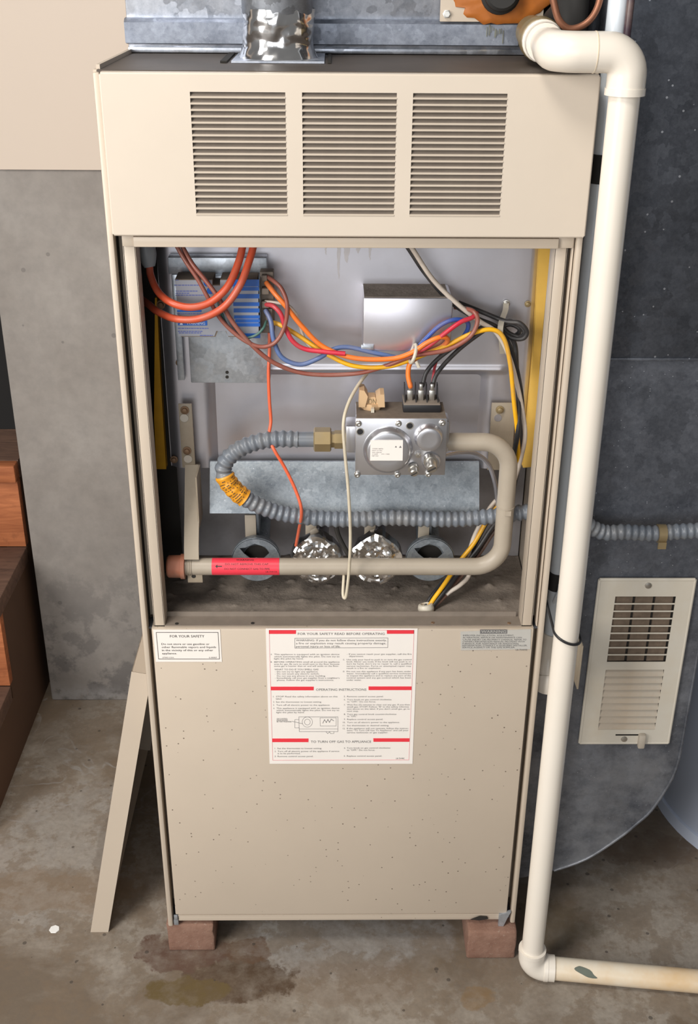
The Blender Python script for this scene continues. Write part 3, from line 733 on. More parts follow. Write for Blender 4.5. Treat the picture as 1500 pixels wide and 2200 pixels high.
def mwarn(b):
    def rw(s, x0, x1, y, h):
        Y = MY-.0013; A = PY(mx(x0), my(y), Y); B = PY(mx(x1), my(y), Y); hh = (PY(mx(x0), my(y-h/2), Y)-PY(mx(x0), my(y+h/2), Y)).length
        put_text(b, s, A.x, B.x, A.z, hh, px_fn(Y))
    rw('WARNING', 235, 465, 834, 34)
    P = [PY(mx(x), my(y), MY-.0013) for x, y in ((150, 852), (170, 812), (192, 852))]
    b.faces.new([b.verts.new(p) for p in P])
quick('lettering', 'whiteink', cm, mwarn, smooth=0)
quick('terminal_strip', 'paint_dusty', cm, lambda b: (rect(b, 558, 584, 590, 716, .072, .09, .001), rect(b, 562, 620, 578, 633, .060, .073, .001), rect(b, 562, 592, 574, 604, .064, .073, .0008), rect(b, 562, 648, 578, 662, .062, .073, .0008), rect(b, 570, 664, 586, 700, .066, .073, .0008)))
# transformer cover
TY = .057
tr = quick('transformer_cover', 'alum', fu, lambda b: rect(b, 781, 640, 968, 756, TY, .122, .0025))
quick('dust_film', 'dust', tr, lambda b: box(b, PY(783, 640, TY).x, PY(966, 640, TY).x, TY+.003, .12, PY(781, 640, TY).z-.0004, PY(781, 640, TY).z+.0006))
quick('mounting_tab', 'galv_bright', tr, lambda b: rect(b, 776, 742, 803, 752, TY-.002, TY+.002, .0005))
# flame roll-out shield
def shield(b):
    A = PY(451, 993, .112); B = PY(1030, 993, .112); C = PY(456, 1103, .080); E_ = PY(1023, 1085, .080)
    zt = A.z; zm = PY(700, 1018, .105).z; zb = C.z
    prism(b, [(.1145, zt), (.105, zm), (.080, zb), (.086, zb-.001), (.110, zm-.001), (.118, zt)], 'x', A.x, B.x)
quick('rollout_shield', 'galv_shield', fu, shield, smooth=50)
# left and right pipe brackets
def brl(b):
    A = PY(383, 868, .100); B = PY(420, 1005, .100)
    box(b, A.x, B.x, .100, .103, B.z, A.z, .0005)
    C = PY(397, 1005, .096); Dd = PY(428, 1000, .096); E_ = PY(402, 1200, .040); G = PY(430, 1200, .040)
    zt = B.z+.004
    prism(b, [(.103, zt), (.103, zt-.012), (.045, E_.z+.012), (.040, E_.z), (.037, E_.z), (.042, E_.z+.016), (.100, zt)], 'x', C.x, Dd.x)
    box(b, Dd.x-.0015, Dd.x+.0005, .060, .102, PY(425, 1120, .08).z, zt)
quick('pipe_bracket', 'bracket', fu, brl)
for (x, y, m) in ((397, 881, 'rust_screw'), (402, 968, 'rust_screw')):
    quick('bracket_screw', m, fu, lambda b: screw_mesh(b, PY(x, y, .0995), .0050))
for (x, y) in ((396, 898), (404, 986)):
    quick('bracket_hole', 'steel', fu, lambda b: lathe(b, PY(x, y, .0997), (0, -1, 0), [(0, .0058), (.0004, .0056)], 18))
quick('pipe_bracket', 'bracket', fu, lambda b: rect(b, 1057, 866, 1098, 1010, .108, .111, .0006))
quick('bracket_screw', 'brass', fu, lambda b: screw_mesh(b, PY(1074, 880, .1075), .0048))
quick('bracket_hole', 'alum', fu, lambda b: lathe(b, PY(1070, 898, .1078), (0, -1, 0), [(0, .0052), (.0004, .0050)], 18))
# ---------------- manifold pipe
GY = .045; GR = .0117
zlow = PY(600, 1217, GY).z; zhi = PY(1000, 946, .05).z; xv = PY(1086, 1090, GY).x; xl = PY(398, 1217, GY).x
xval = PY(952, 946, .05).x
def arc(c, a0, a1, r, n=10, plane='xz', y=GY):
    return [Vector((c[0]+r*math.cos(a0+(a1-a0)*i/n), y, c[1]+r*math.sin(a0+(a1-a0)*i/n))) for i in range(n+1)]
rb = .036
path = [Vector((xl, GY, zlow))]+arc((xv-rb, zlow+rb), -math.pi/2, 0, rb)+arc((xv-rb, zhi-rb), 0, math.pi/2, rb)+[Vector((xval, GY, zhi))]
gp = quick('manifold_pipe', 'pipe_paint', fu, lambda b: sweep(b, path, GR, 22), smooth=60)
quick('pipe_joint', 'pipe_paint', gp, lambda b: (cyl(b, (xv, GY, PY(1086, 1088, GY).z), (xv, GY, PY(1086, 1086, GY).z), GR+.0007, 22), box(b, xv-.002, xv+.006, GY-GR-.0008, GY-GR+.002, PY(1086, 1100, GY).z, PY(1086, 1090, GY).z)))
xc = PY(360, 1217, GY).x
def capf(b):
    lathe(b, (xc, GY, zlow), (1, 0, 0), [(0, .0135), (.002, .0152), (.018, .0155), (.0185, .0172), (.0240, .0172), (.0245, .0125)], 24)
quick('pipe_cap', 'cap', gp, capf)
quick('pipe_thread', 'pipe_paint', gp, lambda b: [lathe(b, (xl+.002+i*.0022, GY, zlow), (1, 0, 0), [(0, GR), (.0007, GR+.0009), (.0014, GR)], 20) for i in range(4)])
# hanger tab below the pipe end
quick('pipe_clip', 'bracket', fu, lambda b: rect(b, 402, 1228, 436, 1252, GY-.006, GY-.002, .0008))
quick('clip_hole', 'dark', fu, lambda b: lathe(b, PY(416, 1238, GY-.0063), (0, -1, 0), [(0, .0030), (.0003, .0028)], 14))
# red label wrapped round the pipe, seen from above
xr_a = PY(455, 1217, GY-.008).x; xr_b = PY(600, 1217, GY-.008).x
tilt = .52
def onpipe(r):
    return lambda x, v: Vector((x, GY-r*math.cos(v/r+tilt), zlow+r*math.sin(v/r+tilt)))
def redl(b):
    f = onpipe(GR+.0003); n = 20
    V = [[b.verts.new(f(x, -.0152+.0304*k/n)) for k in range(n+1)] for x in (xr_a, xr_b)]
    for k in range(n): b.faces.new((V[0][k], V[1][k], V[1][k+1], V[0][k+1]))
quick('red_pipe_label', 'red_label', gp, redl, label='red warning sticker wrapped round the pipe')
def redt(b):
    f = onpipe(GR+.0006); wdt = xr_b-xr_a; X = lambda t: xr_a+wdt*t
    put_text(b, 'WARNING', X(.36), X(.62), .0098, .0034, f)
    put_text(b, 'DO NOT REMOVE THIS CAP', X(.20), X(.84), .0030, .0024, f)
    put_text(b, 'DO NOT CONNECT GAS TO PIPE', X(.19), X(.86), -.0034, .0024, f)
    put_text(b, 'LB-75417A', X(.80), X(.97), -.0078, .0019, f)
    P = [(.055, 0), (.085, .0026), (.085, .0007), (.155, .0007), (.155, -.0007), (.085, -.0007), (.085, -.0026)]
    b.faces.new([b.verts.new(f(X(u), v)) for u, v in P])
quick('lettering', 'ink', gp, redt, smooth=0)

# ---------------- gas valve
VY = .018
va = PY(764, 899, VY); vb = PY(956, 1021, VY)
vx0, vx1, vz0, vz1 = va.x, vb.x, vb.z, va.z
gv = quick('gas_valve', 'alum_cast', fu, lambda b: (box(b, vx0, vx1, VY, VY+.014, vz0, vz1, .001), box(b, vx0+.001, vx1-.001, VY+.0135, VY+.056, vz0+.012, vz1-.0005, .001),
    box(b, PY(742, 930, VY+.02).x, vx0+.004, VY+.015, VY+.05, PY(745, 985, VY).z, PY(745, 925, VY).z, .004),
    box(b, vx1-.004, PY(966, 930, VY+.02).x, VY+.015, VY+.05, PY(960, 985, VY).z, PY(960, 915, VY).z, .004)), label='cast aluminium gas valve')
quick('dusty_top', 'valve_top', gv, lambda b: box(b, vx0+.0015, vx1-.0015, VY+.001, VY+.056, vz1-.0006, vz1+.0006))
def vp(x, y, Y=VY): return PY(740+x/6.25, 820+y/6.25, Y)
def disc(name, x, y, rpx, h, mat='alum_cast', ring=True):
    c = vp(x, y); r = rpx/6.25/ (F_PX/ (c-CAM).dot(FW))
    quick(name, mat, gv, lambda b: lathe(b, c+Vector((0, .001, 0)), (0, -1, 0), [(0, r), (.003, r), (.0042, r*.985), (h*.75, r*.90), (h, r*.84), (h+.0004, r*.8), (h+.0002, r*.5)], 40), smooth=50)
    return r
disc('diaphragm_cover', 585, 910, 335, .011)
disc('regulator_cover', 1130, 740, 195, .012)
disc('adjuster_boss', 1170, 1070, 125, .007)
vl = quick('valve_label', 'paper', gv, lambda b: quad(b, [(740+350/6.25, 820+788/6.25), (740+788/6.25, 820+788/6.25), (740+783/6.25, 820+1060/6.25), (740+345/6.25, 820+1060/6.25)], VY-.0116, VY-.0105))
def vtx(b):
    for (s, x0, x1, y, h) in (('CODE 36E96', 375, 520, 900, 13), ('OUT 3.5 WC', 372, 510, 925, 13), ('24V 60HZ', 372, 500, 950, 11), ('.6 AMP', 372, 450, 972, 11), ('F91-1302', 500, 605, 972, 11), ('NAT GAS', 372, 455, 996, 13)):
        Y = VY-.0119; A = vp(x0, y, Y); B = vp(x1, y, Y); put_text(b, s, A.x, B.x, A.z, h/6.25*.00062, px_fn(Y))
    for (x, y, r) in ((692, 876, 16), (752, 878, 20)):
        c = vp(x, y, VY-.0117); b.faces.new([b.verts.new(c+Vector((math.cos(t*math.pi*2/3+1.57), 0, math.sin(t*math.pi*2/3+1.57)))*r/6.25*.00062) for t in range(3)])
quick('lettering', 'greyink', gv, vtx, smooth=0)
for (x, y) in ((190, 562), (728, 562), (1315, 552), (172, 1248), (712, 1248), (1125, 1240)):
    quick('valve_screw', 'steel', gv, lambda b: lathe(b, vp(x, y)+Vector((0, .0005, 0)), (0, -1, 0), [(0, .0042), (.001, .0042), (.0026, .0034), (.0032, .0018), (.0028, .0010)], 16))
for (x, y) in ((213, 672), (880, 592)):
    c = vp(x, y)
    quick('port_ring', 'steel', gv, lambda b: lathe(b, c+Vector((0, .001, 0)), (0, -1, 0), [(0, .0052), (.0016, .0050), (.0016, .0038), (.001, .0036)], 20, cap=False))
    quick('port_plug', 'black', gv, lambda b: lathe(b, c+Vector((0, .001, 0)), (0, -1, 0), [(0, .0040), (.0012, .0038)], 16))
def plug(x, y, r, ln, name):
    c = vp(x, y); d = Vector((.05, -1, -.28)).normalized()
    quick(name, 'steel', gv, lambda b: lathe(b, c, d, [(0, r*1.1), (ln*.35, r*1.1), (ln*.36, r*.9), (ln*.9, r*.88), (ln, r*.7)], 20))
    u, v = frame_at(d)
    quick('slot', 'dark', gv, lambda b: sweep(b, [c+d*(ln+.0002)-u*r*.6-v*r*.4, c+d*(ln+.0002)+u*r*.6+v*r*.4], r*.12, 6))
plug(925, 1150, .0062, .013, 'test_plug'); plug(1150, 1030, .0080, .022, 'adjuster_plug')
quick('test_port', 'steel', gv, lambda b: lathe(b, vp(990, 975), (0, -1, -.2), [(0, .0040), (.003, .0040), (.003, .0026), (.005, .0022)], 6))
# on / off knob on the top
kc = PZ(798, 876, vz1)
def knob(b):
    z = vz1; x0, x1 = kc.x-.0135, kc.x+.0145; y0, y1 = kc.y-.014, kc.y+.010
    lathe(b, (kc.x, kc.y, z), (0, 0, 1), [(0, .013), (.004, .0145), (.009, .0145)], 8)
    prism(b, [(x0-.003, z+.006), (x0+.005, z+.006), (x0+.0085, z+.020), (x0+.004, z+.028), (x0-.002, z+.029)], 'y', y0, y1)
    prism(b, [(x1+.002, z+.006), (x1-.006, z+.006), (x1-.0095, z+.019), (x1-.004, z+.023), (x1+.001, z+.023)], 'y', y0, y1)
    prism(b, [(x0+.005, z+.006), (x1-.006, z+.006), (x1-.010, z+.018), (x0+.009, z+.018)], 'y', y0+.004, y1-.003)
kn = quick('gas_knob', 'tan', gv, knob, label='tan plastic gas knob')
quick('knob_lettering', 'brass', gv, lambda b: put_text(b, 'ON', kc.x-.0045, kc.x+.0055, vz1+.0125, .0075, px_fn(kc.y-.0104)), smooth=0)
quick('knob_pointer', 'nylon', gv, lambda b: box(b, kc.x-.001, kc.x+.003, kc.y-.020, kc.y-.010, vz1+.001, vz1+.006))
# terminal block
tb0 = vp(800, 400, VY+.022); tb1 = vp(1290, 310, VY+.022)
tx0, tx1 = PY(866, 880, VY+.02).x, PY(947, 880, VY+.02).x
quick('terminal_block', 'black', gv, lambda b: box(b, tx0, tx1, VY+.018, VY+.040, vz1+.001, vz1+.011, .001))
quick('terminal_shelf', 'paint_dusty', gv, lambda b: box(b, tx0+.0005, tx1-.001, VY+.018, VY+.052, vz1+.0105, vz1+.0125, .0006))
for i in range(4):
    xx = tx0+.002+(tx1-tx0-.006)*i/3
    quick('terminal_divider', 'black', gv, lambda b: prism(b, [(VY+.022, vz1+.012), (VY+.050, vz1+.012), (VY+.050, vz1+.030), (VY+.042, vz1+.030)], 'x', xx, xx+.0012))
term = []
for i in range(3):
    xx = tx0+.002+(tx1-tx0-.006)*(i+.5)/3
    term.append(Vector((xx, VY+.034, vz1+.034)))
    quick('spade_terminal', 'steel', gv, lambda b: (box(b, xx-.0036, xx+.0036, VY+.030, VY+.034, vz1+.012, vz1+.026, .0008), box(b, xx-.0022, xx+.0022, VY+.030, VY+.035, vz1+.025, vz1+.034, .0008)))
# ---------------- burners
by = .080
def burner_center(x): return PY(x, 1203, by)
crinkle = lambda p, s, a: Vector((noise.noise(p*s), noise.noise(p*s+Vector((7, 3, 1))), noise.noise(p*s+Vector((2, 9, 5)))))*a
for i, x in enumerate((551, 681, 808, 924)):
    c = burner_center(x); r = .0335
    foil = i in (1, 2)
    bt = [c+Vector((0, .02, .004)), c+Vector((0, .045, .010)), c+Vector((0, .085, .022)), c+Vector((0, .13, .035))]
    def bell(b):
        # outer cup, open to the front, necking down to the venturi tube
        lathe(b, c, (0, 1, 0), [(.010, .018), (.004, r*.96), (0, r), (.001, r*1.02), (.012, r*.98), (.030, .020), (.040, .017)], 32, cap=False)
        sweep(b, smooth_path(bt, 5), .0165, 18)
        P = PY(x-4, 1118, by+.045)
        box(b, c.x-.011, c.x+.0035, by+.028, by+.10, c.z+.018, c.z+.062, .002)
    bo = quick('burner', 'galv_shield' if not foil else 'alum', fu, bell, smooth=40)
    quick('venturi_wing', 'pipe_paint', bo, lambda b: (box(b, c.x-.016, c.x-.0005, by+.022, by+.026, c.z+.020, c.z+.058, .001)))
    quick('burner_throat', 'dark', bo, lambda b: lathe(b, c+Vector((0, .012, 0)), (0, 1, 0), [(0, r*.8), (.002, r*.8)], 24))
    if not foil:
        def shutter(b):
            n = 40; outer = [b.verts.new(c+Vector((math.cos(t*2*math.pi/n)*r*.98, -.0008, math.sin(t*2*math.pi/n)*r*.98))) for t in range(n)]
            hole = [(-.75, .62), (-.48, .66), (-.05, .86), (.42, .70), (.62, .38), (.30, .06), (.1, -.02), (-.12, .02), (-.28, .10), (-.55, .34)]
            inn = [b.verts.new(c+Vector((u*r*.9, -.0008, v*r*.9))) for u, v in hole]
            es = [b.edges.new((outer[k], outer[(k+1) % n])) for k in range(n)]+[b.edges.new((inn[k], inn[(k+1) % len(inn)])) for k in range(len(inn))]
            bmesh.ops.triangle_fill(b, use_beauty=True, edges=es)
            fs = list(b.faces); ret = bmesh.ops.extrude_face_region(b, geom=fs)
            bmesh.ops.translate(b, verts=[v for v in ret['geom'] if isinstance(v, bmesh.types.BMVert)], vec=(0, .0014, 0))
            bmesh.ops.recalc_face_normals(b, faces=b.faces)
        quick('air_shutter', 'galv_shield', bo, shutter)
        quick('shutter_screw', 'steel', bo, lambda b: lathe(b, c+Vector((0, 0, -.001)), (0, -1, 0), [(0, .005), (.002, .0045), (.003, .002)], 12))
    else:
        def foilf(b):
            n, m_ = 46, 16; rr = r*1.10; V = []
            top = b.verts.new(c+Vector((0, -.006, 0)))
            rings = []
            for k in range(1, m_+1):
                q = k/m_; rr_ = rr*min(1, q*1.12); yy = -.006+.003*q*q+(0.016*max(0, q-.86)/.14)
                ring = []
                for t in range(n):
                    a = 2*math.pi*t/n
                    pk = 1+.16*max(0, math.sin(a))**24*(q > .8)
                    p = c+Vector((math.cos(a)*rr_*pk, yy, math.sin(a)*rr_*pk))
                    dd = crinkle(p+Vector((i*3.1, 0, 0)), 105, .0040)+crinkle(p, 230, .0022); p += Vector((dd.x*.45, dd.y, dd.z*.45))
                    ring.append(b.verts.new(p))
                rings.append(ring)
            for t in range(n): b.faces.new((top, rings[0][(t+1) % n], rings[0][t]))
            for A, B in zip(rings, rings[1:]):
                for t in range(n): b.faces.new((A[t], A[(t+1) % n], B[(t+1) % n], B[t]))
        quick('foil_cover', 'foil', bo, foilf, smooth=14, label='crinkled foil wrapped over the burner mouth')
quick('pilot_bracket', 'dark', fu, lambda b: (box(b, PY(690, 1120, .1).x, PY(735, 1120, .1).x, .1, .104, PY(700, 1125, .1).z, PY(700, 1112, .1).z), sweep(b, smooth_path([PY(720, 1120, .09), PY(727, 1150, .085), PY(742, 1180, .075), PY(752, 1196, .07)]), .0035, 10)))
# pilot tube and bushing
quick('pilot_tube', 'alum', fu, lambda b: sweep(b, smooth_path([PY(955, 978, .05), PY(985, 972, .07), PY(1020, 974, .085), PY(1048, 995, .09), PY(1062, 1030, .092), PY(1068, 1075, .095), PY(1062, 1110, .1), PY(1030, 1135, .15)]), .0032, 12), smooth=60)
gr_c = PZ(916, 1312, OZ0)
quick('wire_bushing', 'nylon', fu, lambda b: lathe(b, gr_c, (-.15, .25, 1), [(-.004, .010), (.004, .0115), (.009, .0100), (.010, .0070), (.004, .006)], 18, cap=False))
# cable strap hooks on the cover
def strap(b):
    pts = [PY(1088, 652, .110), PY(1086, 668, .100), PY(1078, 690, .078), PY(1075, 712, .066), PY(1078, 735, .080), PY(1080, 760, .098)]
    P = smooth_path(pts, 6)
    for p, q in zip(P, P[1:]):
        mx_ = (p+q)/2; h = .0035
        vs_ = [b.verts.new(v) for v in (p+Vector((-h, 0, 0)), p+Vector((h, 0, 0)), q+Vector((h, 0, 0)), q+Vector((-h, 0, 0)))]
        vt = [b.verts.new(v.co+Vector((0, .0012, 0))) for v in vs_]
        b.faces.new(vs_); b.faces.new(list(reversed(vt)))
        for k in range(4): b.faces.new((vs_[k], vt[k], vt[(k+1) % 4], vs_[(k+1) % 4]))
bm = new_bm(); strap(bm); obj('cable_strap', bm, 'nylon', None, loc=PY(1080, 700, .1), label='pale nylon cable strap screwed to the cover beside the black wire coil', cat='cable tie')
bt_c = PY(888, 760, .045)
bm = new_bm(); sweep(bm, [bt_c+Vector((math.cos(t/16*2*math.pi)*.0035, math.sin(t/16*2*math.pi)*.0125, math.sin(t/16*2*math.pi)*.002+math.cos(t/16*2*math.pi)*.0125*0+math.cos(t/16*2*math.pi)*.010)) for t in range(16)], .0022, 8, closed=True)
sweep(bm, [bt_c+Vector((.003, -.010, -.006)), bt_c+Vector((.007, -.011, -.014))], .0022, 8)
obj('cable_tie', bm, 'nylon', None, loc=bt_c, label='small white tie round the coloured wires above the gas valve', cat='cable tie')

# ================================================================== WIRES (each its own thing)
def wire(label, mat, pts, r, Y=.05, name='wire', cat='wire', sub=8, group=None, n=10):
    P = [PY(p[0], p[1], p[2] if len(p) > 2 else Y) if not isinstance(p, Vector) else p for p in pts]
    bm = new_bm(); sweep(bm, smooth_path(P, sub), r, n)
    return obj(name, bm, mat, None, loc=P[0], smooth=70, label=label, cat=cat, group=group)
cable = wire('thick orange-red cable sagging over the control module from the grey boot', 'w_vermilion', [(321, 566, .075), (324, 592, .068), (340, 627, .05), (368, 650, .035), (408, 660, .03), (450, 650, .03), (488, 617, .032), (511, 568, .045), (522, 525, .055), (530, 470, .06)], .0045, n=14)
bm = new_bm(); q0 = PY(321, 570, .075); q1 = PY(309, 515, .08)
lathe(bm, q0, (q1-q0), [(-.002, .0066), (.002, .0085), (.012, .0115), (.035, .0125), (.045, .0125)], 18)
obj('boot', bm, 'grey2', cable, smooth=50, label='grey plastic boot on the cable end')
wire('thick orange-red cable sagging lowest across the control module', 'w_vermilion', [(300, 640, .11), (318, 653, .085), (340, 670, .06), (378, 685, .04), (430, 684, .032), (480, 660, .032), (515, 614, .034), (535, 562, .047), (545, 525, .055), (552, 470, .06)], .0045, n=14)
wire('brown wire looping below the control module back to its terminals', 'w_brown', [(372, 515, .06), (398, 560, .05), (425, 600, .045), (450, 645, .043), (478, 690, .045), (520, 728, .045), (560, 745, .045), (592, 735, .045), (612, 700, .045), (617, 655, .045), (606, 622, .05), (590, 605, .058), (573, 594, .07)], .0026)
wire('long brown wire sagging lowest between control module and transformer cover', 'w_brown', [(384, 515, .065), (412, 565, .05), (440, 600, .044), (468, 638, .04), (500, 692, .042), (540, 740, .045), (590, 780, .05), (660, 803, .055), (760, 803, .055), (830, 786, .05), (886, 765, .045), (960, 752, .047), (1008, 725, .05), (1026, 692, .05), (1016, 668, .055), (978, 660, .08)], .0028)
wire('bright orange wire from control module to the gas valve terminal', 'w_orange', [(572, 607, .066), (592, 632, .052), (612, 655, .048), (650, 702, .05), (695, 745, .05), (760, 769, .046), (840, 771, .044), (884, 758, .042), (918, 736, .04), (948, 724, .042), (962, 730, .048), (948, 746, .054), (905, 764, .054), (882, 780, .052), (877, 805, .05), (882, 830, .047), term[0]], .0031)
wire('white wire crossing behind the orange wire right of the control module', 'w_white', [(570, 648, .066), (590, 650, .06), (618, 656, .06), (638, 678, .062), (646, 706, .064), (656, 732, .062), (674, 752, .06), (696, 764, .064)], .0022)
wire('crimson wire curving out of the control module to the taped splice', 'w_red', [(572, 654, .064), (588, 658, .054), (604, 676, .05), (614, 706, .05), (630, 734, .05), (656, 750, .05), (700, 756, .047), (742, 760, .045)], .0030)
wire('crimson wire running from the small tie up to the brown loop', 'w_red', [(850, 772, .052), (886, 760, .046), (920, 744, .042), (960, 713, .042), (990, 692, .046), (1015, 682, .052), (1024, 672, .06)], .0029)
wire('yellow wire running from control module past the strap and down to the valve bracket', 'w_yellow', [(582, 692, .07), (600, 697, .062), (625, 711, .06), (660, 733, .06), (705, 762, .054), (760, 786, .05), (830, 788, .05), (890, 770, .05), (960, 742, .052), (1010, 718, .054), (1056, 708, .056), (1082, 726, .058), (1096, 780, .062), (1104, 860, .066), (1112, 935, .075), (1112, 1000, .09), (1090, 1060, .1)], .0029)
wire('blue-grey wire dipping below the crimson one then arching to the transformer', 'w_bluegrey', [(570, 666, .064), (582, 690, .056), (588, 730, .052), (606, 768, .05), (645, 783, .05), (684, 770, .052), (718, 750, .056), (750, 746, .058), (800, 757, .056), (850, 768, .056)], .0030)
wire('blue wire arching over the crimson wire beside the transformer cover', 'w_blue', [(860, 772, .058), (888, 756, .054), (915, 728, .046), (945, 700, .046), (975, 687, .048), (1002, 690, .055), (1006, 704, .06), (998, 720, .066), (988, 734, .07)], .0028)
wire('thin green wire hanging across the blue label bars', 'w_green', [(468, 640, .052), (473, 664, .05), (484, 692, .05), (502, 715, .05), (525, 726, .05), (550, 720, .05), (566, 705, .054), (572, 690, .064)], .0017)
wire('thin coral ignition wire dropping from control module to a foil-covered burner', 'w_coral', [(579, 715, .07), (579, 760, .066), (577, 800, .062), (579, 860, .06), (582, 905, .058), (578, 940, .05), (590, 968, .04), (612, 1005, .04), (636, 1055, .036), (648, 1098, .034), (642, 1140, .06), (636, 1172, .074)], .0022)
wire('loose cream wire hanging in a long loop past the gas valve', 'w_cream', [(792, 798, .07), (768, 830, .05), (748, 868, .03), (738, 910, .012), (741, 970, .008), (749, 1060, .006), (753, 1150, .008), (750, 1225, .012), (744, 1278, .016), (739, 1284, .018), (737, 1272, .022), (739, 1235, .04), (738, 1222, .062)], .0021)
wire('white wire descending from the header to the strap and down the right edge', 'w_white', [(868, 505, .05), (890, 540, .05), (930, 600, .055), (980, 650, .06), (1030, 690, .064), (1066, 714, .066), (1092, 760, .07), (1110, 820, .074), (1124, 890, .078), (1128, 940, .08), (1118, 990, .086), (1106, 1030, .092)], .0030)
wire('black wire running beside the white one from the header to the strap', 'blackwire', [(860, 508, .058), (880, 536, .058), (915, 588, .062), (965, 645, .07), (1020, 682, .074), (1068, 704, .076), (1096, 745, .078), (1112, 800, .082), (1122, 870, .084), (1120, 950, .088), (1108, 1030, .094), (1098, 1070, .1)], .0032)
wire('black wire coiled in loops under the nylon strap', 'blackwire', [(985, 650, .1), (1040, 672, .09), (1085, 690, .08), (1116, 694, .072), (1132, 712, .072), (1124, 727, .074), (1100, 726, .080), (1078, 708, .084), (1092, 690, .084), (1118, 700, .080), (1127, 714, .078), (1116, 724, .082), (1094, 716, .088), (1082, 702, .09), (1098, 697, .09), (1116, 706, .087), (1112, 718, .09), (1092, 722, .093), (1062, 700, .096)], .0030)
wire('black wire hanging from the coil down behind the yellow wire', 'blackwire', [(1088, 712, .09), (1106, 740, .092), (1110, 790, .086), (1114, 850, .078), (1114, 920, .07), (1104, 980, .08), (1098, 1040, .1)], .0032)
wire('black wire ending on the middle gas valve terminal', 'blackwire', [(1042, 700, .075), (1010, 718, .07), (975, 745, .066), (940, 772, .062), (916, 800, .058), (908, 828, .054), term[1]], .0028)
wire('black wire ending on the gas valve terminal nearest the bent pipe', 'blackwire', [(1046, 706, .078), (1015, 728, .074), (985, 752, .07), (955, 782, .064), (936, 808, .058), (930, 830, .054), term[2]], .0028)
wire('short crimson wire between the two black valve wires', 'w_red', [(970, 748, .08), (944, 766, .074), (934, 790, .068), (931, 812, .062), (929, 832, .054)], .0019)
wire('yellow wire slanting from behind the bent pipe to the shelf bushing', 'w_yellow', [(1082, 1075, .095), (1052, 1110, .09), (1020, 1165, .085), (985, 1210, .078), (955, 1255, .062), (930, 1290, .05), gr_c+Vector((-.002, -.003, -.004))], .0031)
wire('black wire slanting above the yellow one to the shelf bushing', 'blackwire', [(1080, 1085, .1), (1048, 1120, .096), (1012, 1185, .09), (975, 1225, .084), (942, 1262, .068), (920, 1292, .055), gr_c+Vector((-.005, .002, -.004))], .0030)
wire('black wire slanting below the yellow one to the shelf bushing', 'blackwire', [(1084, 1100, .095), (1056, 1135, .09), (1026, 1180, .086), (990, 1225, .078), (962, 1262, .062), (935, 1296, .05), gr_c+Vector((.003, -.002, -.004))], .0032)
wire('brown wire slanting among the black ones to the shelf bushing', 'w_dkbrown', [(1086, 1112, .1), (1058, 1148, .095), (1030, 1190, .09), (996, 1232, .082), (966, 1270, .064), (938, 1300, .052), gr_c+Vector((.005, .002, -.004))], .0028)
wire('white wire bowing out behind the bent pipe above the shelf', 'w_white', [(1080, 1060, .1), (1050, 1095, .092), (1020, 1150, .088), (1006, 1200, .086), (1008, 1235, .078), (990, 1256, .066), (966, 1272, .062), (945, 1290, .058), gr_c+Vector((.002, .004, -.004))], .0030)

# ================================================================== CORRUGATED GAS LINE
FY = .060
flex_px = [(640, 944, .05), (600, 943, .05), (560, 948, .05), (520, 962, .05), (490, 985, .05), (480, 1010, .05), (492, 1038, .048), (520, 1066, .048), (560, 1088, .05), (610, 1104, .054), (680, 1113, .056), (760, 1116, .056), (840, 1112, .057), (920, 1115, .058), (990, 1115, .060), (1050, 1110, .060), (1100, 1104, .060)]
FP = [PY(*p) for p in flex_px]
zc = PY(1120, 1100, .06).z
FP += [Vector((.245, .060, zc)), Vector((.27, .060, zc)), Vector((.30, .062, zc-.004)), PY(1290, 1142, .066), PY(1340, 1143, .066), PY(1400, 1146, .066), PY(1460, 1142, .066), PY(1500, 1140, .066), PY(1600, 1138, .066), PY(1800, 1134, .066)]
fl = empty('flexible_gas_line', PY(480, 1010, .05), 'grey corrugated gas line looping under the gas valve and out across the duct', 'gas line')
pp = resample(smooth_path(FP, 14), .00105)
def hose(b):
    rr = [.0094+.0021*(.5+.5*math.cos(2*math.pi*i/9)) for i in range(len(pp))]
    sweep(b, pp, rr, 14)
quick('hose', 'grey', fl, hose, smooth=80)
e0 = PY(640, 944, .05); e1 = PY(676, 944, .05)
quick('sleeve', 'grey', fl, lambda b: cyl(b, e0+Vector((-.002, 0, 0)), e1+Vector((.001, 0, 0)), .0098, 20))
fx = PY(674, 944, .05).x; fx2 = PY(712, 944, .05).x; fx3 = PY(736, 944, .05).x
quick('brass_nut', 'brass', fl, lambda b: (lathe(b, (fx, .05, e0.z), (1, 0, 0), [(0, .0135), (.0015, .0158), (fx2-fx-.0015, .0158), (fx2-fx, .0135)], 6)), smooth=20)
quick('brass_fitting', 'brass', fl, lambda b: lathe(b, (fx2, .05, e0.z), (1, 0, 0), [(0, .0105), (.004, .0105), (.004, .0120), (fx3-fx2, .0120), (fx3-fx2+.004, .0105)], 6), smooth=20)
iw = [i for i, p in enumerate(pp)]
def wrap(b):
    A = PY(483, 1020, .048); B = PY(528, 1070, .048)
    ia = min(iw, key=lambda i: (pp[i]-A).length); ib = min(iw, key=lambda i: (pp[i]-B).length)
    sub = pp[ia:ib:2]
    rg = sweep(b, sub, [.0124+.0006*math.sin(i*1.3)+.0003*random.uniform(-1, 1) for i in range(len(sub))], 22)
quick('amber_wrap', 'amber', fl, wrap, smooth=25, label='amber caution band wrapped round the hose')
